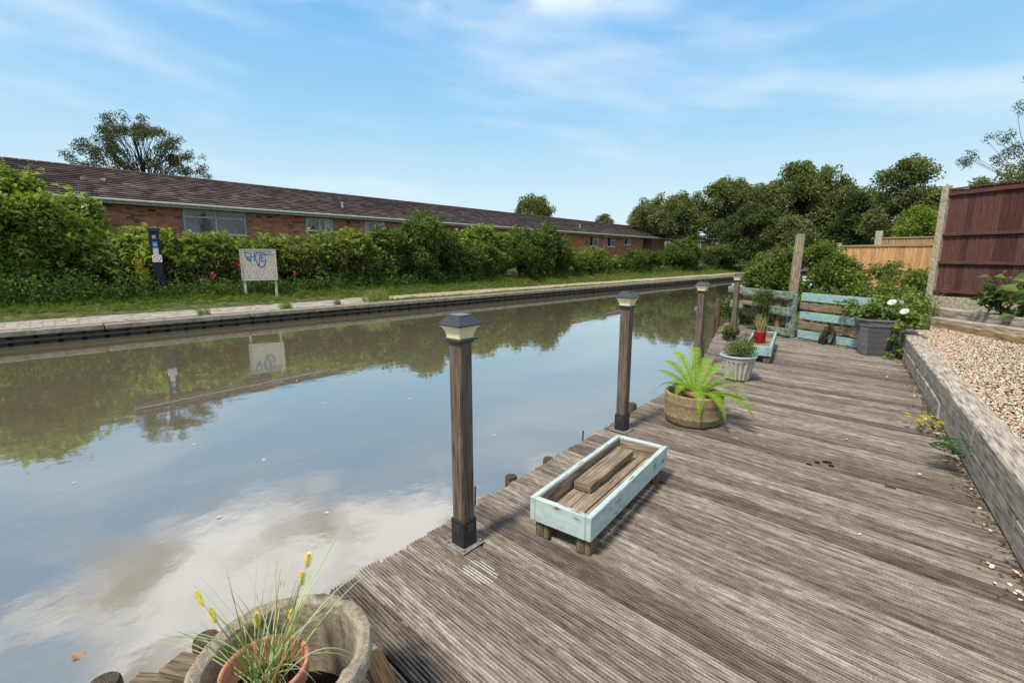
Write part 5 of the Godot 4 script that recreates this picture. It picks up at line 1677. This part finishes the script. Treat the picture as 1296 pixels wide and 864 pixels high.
	for i in 15000:
		var s := R.randf_range(-9.0, 62.0)
		if R.randf() < 0.45: s = R.randf_range(-6.0, 24.0)
		var o := 2.42 + R.randf() * 1.6 + 0.1 * sin(s * 1.7)
		var sc := R.randf_range(0.45, 0.95) * (0.6 + 0.5 * clampf((o - 2.3) / 1.2, 0, 1))
		if s > 8.6 and R.randf() < 0.30:
			o = 0.34 + R.randf() * 0.72 + 0.1 * sin(s * 1.3)
			sc *= 0.55
		elif s > 8.6:
			o -= 0.25
		xfs.append(Transform3D(Basis(Vector3.UP, R.randf() * TAU).scaled(Vector3(sc, sc * R.randf_range(0.6, 1.1), sc)), bank(s, o, verge_height(o))))
		cols.append(Color(0.13, 0.22, 0.028).lerp(Color(0.30, 0.36, 0.07), R.randf() * R.randf() * 1.3))
	tag(multi(self, "verge_grass", tuft, M.leaf, xfs, cols), "green grass verge along the towpath", "grass", "", "stuff")
	# weeds rooted in the coping joints
	var W := [[4.0, 0.42, 0.45, "leafy weed tuft on the coping below the marker post"], [6.05, 0.40, 0.5, "narrow grass tuft on the coping below the notice board"], [9.0, 0.75, 1.25, "large grass clump where block paving meets the stone path"], [9.5, 1.1, 1.0, "smaller grass clump beside the big clump on the path"], [7.6, 0.45, 0.3, "short grass tuft on the coping before the path changes"], [0.2, 0.5, 0.2, "tiny grass tuft at the paving edge"]]
	for q in W:
		R.seed = int(433 + q[0] * 10)
		var t := thing("grass_tuft", q[3], "grass", bank(q[0], q[1], 0.0), 0.0, "tufts along the coping")
		var m := MB.new()
		for k in int(50 + 110 * q[2]):
			var a := R.randf() * TAU
			var rr: float = R.randf_range(0.05, 0.42) * q[2]
			var b := Vector3(R.randf_range(-0.25, 0.25) * q[2], 0, R.randf_range(-0.3, 0.3) * q[2])
			var tip := b + Vector3(cos(a) * rr * 0.6, R.randf_range(0.12, 0.42) * (0.5 + 0.5 * q[2]), sin(a) * rr * 0.6)
			var f := R.randf_range(0.7, 1.2)
			grass_blade(m, b, b.lerp(tip, 0.5) + Vector3(0, 0.1 * q[2], 0), tip, 0.006, Color(0.19 * f, 0.25 * f, 0.06 * f), 4)
		part(t, "blades", m.mesh(), M.leaf)
	# trees behind the bungalow and round the bend
	var T := "trees round the canal bend"
	var td := Color(0.090, 0.112, 0.043)
	var tl := Color(0.29, 0.33, 0.125)
	tree("birch_tree", "airy grey green birch standing behind the bungalow roof", "", Vector3(-35.1, 0.5, -7.8), 0.22, [[Vector3(0, 6.9, 0), Vector3(2.2, 2.1, 2.3)], [Vector3(0.2, 5.9, -2.0), Vector3(1.6, 1.6, 1.6)], [Vector3(0, 6.1, 2.0), Vector3(1.5, 1.5, 1.5)], [Vector3(0, 8.0, 0.8), Vector3(1.1, 1.0, 1.1)]], 74, 0.28, 0.62, 17.0, Color(0.075, 0.088, 0.042), Color(0.17, 0.19, 0.09), 441, droop, 0.6, 1.0, "bark")
	tree("far_tree", "small round tree showing above the middle of the long roof", "", Vector3(-37.1, 0.5, -47.2), 0.2, [[Vector3(0, 6.2, 0), Vector3(2.3, 1.9, 2.5)]], 34, 0.5, 0.9, 9.0, td, tl, 442, big, 0.8, 1.2, "bark")
	tree("far_tree", "tiny tree top peeping over the far roof ridge", "", Vector3(-35.1, 0.5, -60.6), 0.15, [[Vector3(0, 5.4, 0), Vector3(1.3, 1.1, 1.4)]], 14, 0.4, 0.7, 9.0, td, tl, 443, big, 0.8, 1.2, "bark")
	tree("broadleaf_tree", "open crowned tree rising behind the far end of the bungalow", T, Vector3(-24.1, 0.4, -55.0), 0.3, [[Vector3(0, 5.6, 0), Vector3(4.4, 2.6, 3.0)], [Vector3(2.5, 5.0, 1.5), Vector3(2.6, 2.2, 2.4)]], 76, 0.6, 1.1, 7.5, td, tl, 444, big, 0.8, 1.3, "bark")
	tree("broadleaf_tree", "tall dark tree between the open crowned tree and the biggest tree", T, Vector3(-17.2, 0.4, -56.0), 0.35, [[Vector3(0, 6.2, 0), Vector3(4.0, 2.9, 3.2)], [Vector3(-2.0, 4.0, 1.0), Vector3(3.0, 2.5, 2.5)]], 80, 0.6, 1.2, 7.5, td, tl, 445, big, 0.8, 1.3, "bark")
	tree("broadleaf_tree", "biggest dark domed tree at the canal bend", T, Vector3(-10.3, 0.3, -59.0), 0.45, [[Vector3(0, 6.9, 0), Vector3(4.4, 3.6, 4.0)], [Vector3(3.0, 4.6, 0.5), Vector3(2.9, 3.2, 3.0)], [Vector3(-2.6, 4.6, 1.0), Vector3(3.0, 3.2, 3.0)]], 120, 0.7, 1.3, 7.5, td, tl, 446, big, 0.9, 1.4, "bark")
	tree("broadleaf_tree", "mid green tree filling the gap beside the biggest tree", T, Vector3(-14.0, 0.3, -62.0), 0.3, [[Vector3(0, 6.4, 0), Vector3(3.4, 3.0, 3.0)], [Vector3(0, 4.0, 1.0), Vector3(3.2, 2.6, 2.6)]], 60, 0.7, 1.2, 7.0, td, tl, 454, big, 0.9, 1.4, "bark")
	tree("broadleaf_tree", "lower tree between the biggest tree and the dark evergreen", T, Vector3(-6.3, 0.3, -57.0), 0.3, [[Vector3(0, 4.8, 0), Vector3(3.2, 2.8, 2.8)], [Vector3(1.6, 3.4, 1.0), Vector3(2.6, 2.4, 2.4)]], 60, 0.6, 1.1, 7.0, td, tl, 455, big, 0.9, 1.4, "bark")
	tree("willow_bush", "rounded grey green willow where the canal disappears", T, Vector3(-12.0, 0.2, -46.6), 0.2, [[Vector3(0, 3.1, 0), Vector3(2.9, 2.6, 2.5)], [Vector3(2.0, 1.8, 0.4), Vector3(1.8, 1.8, 1.8)], [Vector3(-1.6, 1.7, 0.4), Vector3(1.8, 1.7, 1.8)]], 80, 0.5, 0.95, 11.0, Color(0.062, 0.085, 0.028), Color(0.17, 0.21, 0.07), 447, mid, 1.2, 1.9, "bark")
	tree("willow_bush", "smaller darker willow tucked against the grey green willow", T, Vector3(-8.6, 0.2, -46.0), 0.16, [[Vector3(0, 2.4, 0), Vector3(1.9, 2.1, 1.9)]], 40, 0.45, 0.8, 11.0, td, tl, 448, mid, 1.2, 1.8, "bark")
	tree("dark_conifer", "narrow dark evergreen beside the biggest tree", T, Vector3(-4.4, 0.2, -46.0), 0.2, [[Vector3(0, 3.0, 0), Vector3(1.5, 2.6, 1.5)], [Vector3(0, 4.7, 0), Vector3(0.8, 1.2, 0.8)], [Vector3(-1.2, 1.8, 0), Vector3(1.4, 1.6, 1.4)]], 60, 0.4, 0.75, 12.0, Color(0.03, 0.052, 0.018), Color(0.10, 0.14, 0.045), 449, mid, 1.2, 1.8, "bark")
	tree("broadleaf_tree", "spreading dark tree behind the orange fence", T, Vector3(-1.2, 0.3, -42.0), 0.25, [[Vector3(0, 5.2, 0), Vector3(2.2, 2.2, 2.0)], [Vector3(1.2, 3.6, 0), Vector3(2.0, 1.9, 1.8)], [Vector3(-1.0, 3.3, 0), Vector3(1.6, 1.7, 1.5)]], 74, 0.4, 0.8, 10.0, td, tl, 450, mid, 1.1, 1.8, "bark")
	tree("lime_bush", "yellow green bush against the concrete fence post", "", Vector3(-0.3, 0.3, -27.8), 0.1, [[Vector3(0, 2.1, 0), Vector3(1.1, 1.2, 1.0)], [Vector3(0.9, 1.9, 0), Vector3(0.9, 1.0, 0.9)]], 44, 0.25, 0.45, 30.0, Color(0.13, 0.20, 0.025), Color(0.32, 0.40, 0.06), 451, mid, 0.6, 1.0, "bark", "shrub")
	tree("garden_birch", "slender pale stemmed birch leaning over the brown fence", "", Vector3(1.9, 0.42, -15.6), 0.07, [[Vector3(-0.1, 4.0, -0.2), Vector3(0.45, 0.55, 0.4)], [Vector3(-0.55, 4.35, -0.2), Vector3(0.30, 0.32, 0.3)], [Vector3(-0.95, 3.75, -0.2), Vector3(0.32, 0.16, 0.3)], [Vector3(-1.35, 3.35, -0.2), Vector3(0.22, 0.16, 0.2)], [Vector3(-0.6, 3.3, -0.2), Vector3(0.4, 0.36, 0.4)], [Vector3(0.0, 3.1, -0.2), Vector3(0.6, 0.5, 0.5)], [Vector3(-0.5, 4.85, -0.2), Vector3(0.16, 0.3, 0.16)]], 46, 0.10, 0.22, 60.0, Color(0.045, 0.075, 0.02), Color(0.12, 0.165, 0.045), 452, droop, 0.22, 0.4, "bark_pale")
	tree("far_tree", "dim tree line tree beyond the gardens", T, Vector3(4.5, 0.3, -46.0), 0.25, [[Vector3(0, 4.6, 0), Vector3(3.0, 2.6, 2.5)]], 40, 0.5, 0.9, 9.0, td, tl, 453, big, 0.7, 1.1, "bark")
	# near bank growth
	var N := "bushes overgrowing the bank behind the pallets"
	shrub("elder_bush", "rounded leafy bush on the bank behind the tall timber post", N, Vector3(-2.7, -0.1, -16.8), Vector3(1.55, 0.95, 1.2), 0.95, 44, Color(0.07, 0.11, 0.022), Color(0.23, 0.31, 0.065), 461, 60.0, mid, 0.55, 0.95, 0.3)
	shrub("bramble_bush", "bramble patch with white blossom behind the blue pallet", N, Vector3(-1.2, -0.1, -12.9), Vector3(1.0, 0.40, 0.9), 0.52, 30, Color(0.09, 0.13, 0.03), Color(0.30, 0.36, 0.09), 462, 110.0, small, 0.45, 0.8, 0.35)
	shrub("bramble_bush", "bramble patch below the concrete post behind the grey planter", N, Vector3(-0.25, -0.1, -11.7), Vector3(0.62, 0.45, 0.7), 0.56, 26, Color(0.09, 0.14, 0.03), Color(0.29, 0.36, 0.08), 463, 130.0, small, 0.45, 0.8, 0.4)
	shrub("bramble_bush", "bramble patch between the tall timber post and the water", N, Vector3(-2.9, -0.15, -12.4), Vector3(0.8, 0.42, 0.8), 0.42, 24, Color(0.05, 0.09, 0.02), Color(0.18, 0.25, 0.05), 464, 150.0, small, 0.45, 0.8, 0.2)
	shrub("bramble_bush", "yellowish weeds reaching up the orange fence", N, Vector3(-0.6, -0.1, -17.5), Vector3(1.8, 0.62, 1.2), 0.72, 36, Color(0.08, 0.12, 0.025), Color(0.28, 0.33, 0.08), 465, 45.0, mid, 0.55, 0.9, 0.3)
	# ivy on the green pallet and at the water's edge
	shrub("ivy_plant", "ivy climbing through the green pallet fence", "climbers on the pallets", Vector3(-2.3, 0.0, -10.32), Vector3(0.22, 0.30, 0.14), 0.62, 12, Color(0.05, 0.09, 0.018), Color(0.16, 0.24, 0.05), 466, 170.0, small, 0.28, 0.5, 0.1)
	shrub("ivy_plant", "leafy creeper at the water's edge beside the fourth lamp post", "climbers on the pallets", Vector3(-2.55, 0.0, -9.2), Vector3(0.16, 0.20, 0.30), 0.16, 12, Color(0.06, 0.10, 0.02), Color(0.20, 0.28, 0.06), 467, 150.0, small, 0.35, 0.55, 0.1)
	shrub("ivy_plant", "thin creeper sprouting between the blue pallet boards", "climbers on the pallets", Vector3(-1.12, 0.0, -9.85), Vector3(0.10, 0.2, 0.06), 0.24, 7, Color(0.10, 0.16, 0.02), Color(0.26, 0.32, 0.06), 468, 300.0, small, 0.25, 0.42, 0.0)
	shrub("leafy_shrub", "broad leaved shrub growing against the brown fence", "", Vector3(1.25, 0.4, -10.9), Vector3(0.42, 0.30, 0.35), 0.42, 16, Color(0.06, 0.11, 0.03), Color(0.20, 0.27, 0.08), 469, 95.0, leaf_cluster(7, 0.12, 0.14, 0.10, 470, 0.4), 0.6, 1.0, 0.3)
	# plants at the foot of the sleeper wall
	R.seed = 471
	var yp := thing("yellow_plant", "yellow leaved seedling at the foot of the sleeper wall", "plant", Vector3(0.20, 0.0, -5.5))
	var ym := MB.new()
	for i in 34:
		var a := R.randf() * TAU
		var p := Vector3(R.randf_range(-0.12, 0.08), R.randf_range(0.02, 0.12), R.randf_range(-0.12, 0.16))
		var d := Vector3(cos(a), R.randf_range(-0.1, 0.5), sin(a)).normalized()
		ym.leaf(p, d, (Vector3.UP - d * d.y).normalized(), R.randf_range(0.05, 0.09), 0.028, Color(0.52, 0.50, 0.05) * R.randf_range(0.8, 1.15))
	part(yp, "leaves", ym.mesh(), M.leaf)
	var ys := MB.new()
	for i in 5: limb(ys, Vector3(0.05, 0, 0), Vector3(R.randf_range(-0.1, 0.06), 0.09, R.randf_range(-0.1, 0.12)), 0.003, 0.002, 0.02, 4)
	part(yp, "stems", ys.mesh(), M.bark)
	var wp := thing("ash_seedling", "dark green feathery weed growing out between deck and sleeper wall", "plant", Vector3(0.40, 0.0, -4.55))
	for i in 9:
		var mm := MB.new()
		var a := R.randf_range(2.2, 4.6)
		var d := Vector3(cos(a), 0.0, sin(a) * 1.0)
		for k in 8:
			var f := (k + 1) / 8.0
			var p := Vector3(0, 0.02 + 0.02 * i, -0.28 + 0.07 * i) + d * 0.20 * f + Vector3(0, 0.10 * sin(f * 2.2), 0)
			for sg in [-1.0, 1.0]:
				var sd: Vector3 = d.cross(Vector3.UP) * sg + d * 0.5
				mm.leaf(p, sd.normalized(), Vector3.UP, 0.05 * (1.15 - 0.4 * f), 0.02, Color(0.055, 0.125, 0.035) * R.randf_range(0.8, 1.3))
		part(wp, "frond", mm.mesh(), M.leaf)

func build_small_bits() -> void:
	# plank lying loose in the near trough
	var pk := thing("loose_plank", "loose grey plank lying inside the empty blue trough", "plank", Vector3(-1.425, 0.150, -2.60), deg_to_rad(3.0))
	part(pk, "timber", box_mesh(Vector3(0.12, 0.05, 0.62), 0.005, Vector2(0.9, 1.3)), M.old_wood, at(Vector3(0, 0.024, 0), 0, 0.03))
	# things on the water
	R.seed = 481
	var pm := MB.new()
	pm.leaf(Vector3.ZERO, Vector3(1, 0, 0), Vector3.UP, 0.05, 0.03, Color(0.60, 0.58, 0.52), 0.1)
	var pmesh := pm.mesh()
	for p in [Vector2(-3.6, -1.0), Vector2(-4.4, -1.6), Vector2(-5.3, -1.3), Vector2(-3.1, -1.5), Vector2(-4.0, -2.5), Vector2(-5.6, -2.8), Vector2(-6.4, -1.9), Vector2(-3.0, -2.0), Vector2(-4.9, -3.6), Vector2(-6.9, -3.1), Vector2(-7.6, -4.6), Vector2(-3.2, -3.4), Vector2(-8.4, -2.2), Vector2(-5.1, -0.4), Vector2(-9.5, -5.2), Vector2(-4.2, -4.8)]:
		var o := part(self, "floating_petal", pmesh, M.petal, Transform3D(Basis(Vector3.UP, R.randf() * TAU).scaled(Vector3.ONE * R.randf_range(0.6, 1.3)), Vector3(p.x, -0.297, p.y)))
		tag(o, "small white petal floating on the brown water", "petal", "petals floating on the canal")
	var lm := MB.new()
	lm.leaf(Vector3.ZERO, Vector3(1, 0, 0), Vector3.UP, 0.09, 0.045, Color(0.45, 0.24, 0.15), 0.15)
	var fl := part(self, "fallen_leaf", lm.mesh(), M.petal, Transform3D(Basis(Vector3.UP, 0.5), Vector3(-2.82, -0.296, -0.10)))
	tag(fl, "single fallen brown leaf floating on the canal", "leaf")
	# dead leaves and grit that gather along the sleeper wall and the pallets
	R.seed = 490
	var lit := MB.new()
	lit.leaf(Vector3.ZERO, Vector3(1, 0, 0), Vector3.UP, 0.030, 0.018, Color.WHITE, 0.2)
	var lx := []
	var lc := []
	for i in 900:
		var z := R.randf_range(-9.4, -2.6)
		var x := wall_x(z) - 0.008 - 0.22 * R.randf() * R.randf() * R.randf()
		if i > 640:
			var f := R.randf()
			z = lerpf(-10.1, -9.35, f) + 0.25 * R.randf() * R.randf()
			x = lerpf(-1.6, -0.2, f)
		lx.append(Transform3D(Basis.from_euler(Vector3(R.randf() * 0.5, R.randf() * TAU, R.randf() * 0.5)).scaled(Vector3.ONE * R.randf_range(0.4, 1.1)), Vector3(x, 0.004 + R.randf() * 0.004, z)))
		lc.append([Color(0.16, 0.11, 0.06), Color(0.10, 0.075, 0.05), Color(0.30, 0.22, 0.12), Color(0.13, 0.14, 0.05)][R.randi() % 4])
	tag(multi(self, "leaf_litter", lit.mesh(), M.petal, lx, lc), "dead leaves and grit along the foot of wall and pallets", "litter", "", "stuff")
	# twig and crumbs on the boards
	var tw := MB.new()
	tw.tube([Vector3(-0.03, 0.008, 0), Vector3(0, 0.011, 0.004), Vector3(0.03, 0.008, 0.012)], [0.007, 0.009, 0.006], 7)
	tag(part(self, "twig", tw.mesh(), M.pile_wood, at(Vector3(0.01, 0, -3.92), 0.3)), "short dark twig lying on the deck", "twig")
	var cr := MB.new()
	cr.lathe([Vector2(0, 0.0), Vector2(0.016, 0.001), Vector2(0.013, 0.009), Vector2(0, 0.012)], 8)
	var cm := cr.mesh()
	for p in [Vector3(-0.47, 0.0, -3.97), Vector3(-0.385, 0.0, -4.10), Vector3(-0.36, 0.0, -4.11), Vector3(-0.43, 0.0, -4.05), Vector3(-0.34, 0, -4.05)]:
		tag(part(self, "mud_crumb", cm, M.soil, Transform3D(Basis(Vector3.UP, R.randf() * 6).scaled(Vector3(1.2, 1, 0.8)), p)), "small dark mud crumb on the deck boards", "crumb", "mud crumbs on the deck")

func _ready() -> void:
	# camera, sky, sun, exposure
	var cam := Camera3D.new()
	cam.name = "camera"
	cam.position = Vector3(0, 1.55, 0)
	cam.rotation = Vector3(deg_to_rad(-10.4), deg_to_rad(40.7), 0)
	cam.fov = 71.77
	cam.near = 0.05
	cam.far = 900.0
	add_child(cam)
	cam.current = true
	var env := Environment.new()
	env.background_mode = Environment.BG_SKY
	env.sky = make_sky()
	env.tonemap_mode = Environment.TONE_MAPPER_LINEAR
	env.tonemap_exposure = 1.78
	env.sdfgi_enabled = true
	env.ssao_enabled = true
	env.ssil_enabled = true
	var we := WorldEnvironment.new()
	we.name = "world_environment"
	we.environment = env
	add_child(we)
	var sun := DirectionalLight3D.new()
	sun.name = "sun"
	sun.light_energy = 0.8
	sun.light_color = Color(1.0, 0.965, 0.91)
	sun.light_angular_distance = 8.0
	sun.shadow_enabled = true
	sun.position = Vector3(0, 20, 0)
	add_child(sun)
	sun.look_at_from_position(Vector3(-0.4, 9.0, 6.0), Vector3.ZERO, Vector3.UP)
	leaf_noise.seed = 9
	leaf_noise.frequency = 1.0
	leaf_noise.fractal_octaves = 2
	make_materials()
	pebble_mats = [mat("pebble_a", lin(0.66, 0.56, 0.40), 0.7), mat("pebble_b", lin(0.72, 0.66, 0.54), 0.7), mat("pebble_c", lin(0.50, 0.34, 0.2), 0.7)]
	print("materials ", Time.get_ticks_msec())
	# the large structure
	build_ground()
	build_towpath()
	coping_mesh = box_mesh(Vector3(0.28, 0.11, 2.98), 0.012)
	build_edging()
	build_bungalow()
	print("bungalow ", Time.get_ticks_msec())
	build_deck()
	build_sleepers()
	build_gravel()
	build_fences()
	build_vegetation()
	print("vegetation ", Time.get_ticks_msec())
	# the objects on the deck and along the path
	lamp_post(Vector3(-1.72, 0, -1.60), 1.262, "nearest solar lamp post, standing by the paint splash and blue trough")
	lamp_post(Vector3(-1.88, 0, -3.70), 1.245, "solar lamp post at the far end of the empty blue trough")
	lamp_post(Vector3(-2.20, 0, -6.48), 1.20, "solar lamp post beside the cream fluted pot")
	lamp_post(Vector3(-2.50, 0, -9.15), 1.225, "solar lamp post against the green pallet fence")
	trough(Vector3(-1.305, 0, -1.90), deg_to_rad(4.0), 1.14, 0.375, "empty pale blue wooden trough on block feet", "pale_blue")
	build_fern()
	build_ribbed_pot()
	build_far_trough()
	build_pallets()
	build_grey_planter()
	build_sign()
	build_rough_pot()
	build_piles()
	build_small_bits()
	print("done ", Time.get_ticks_msec())
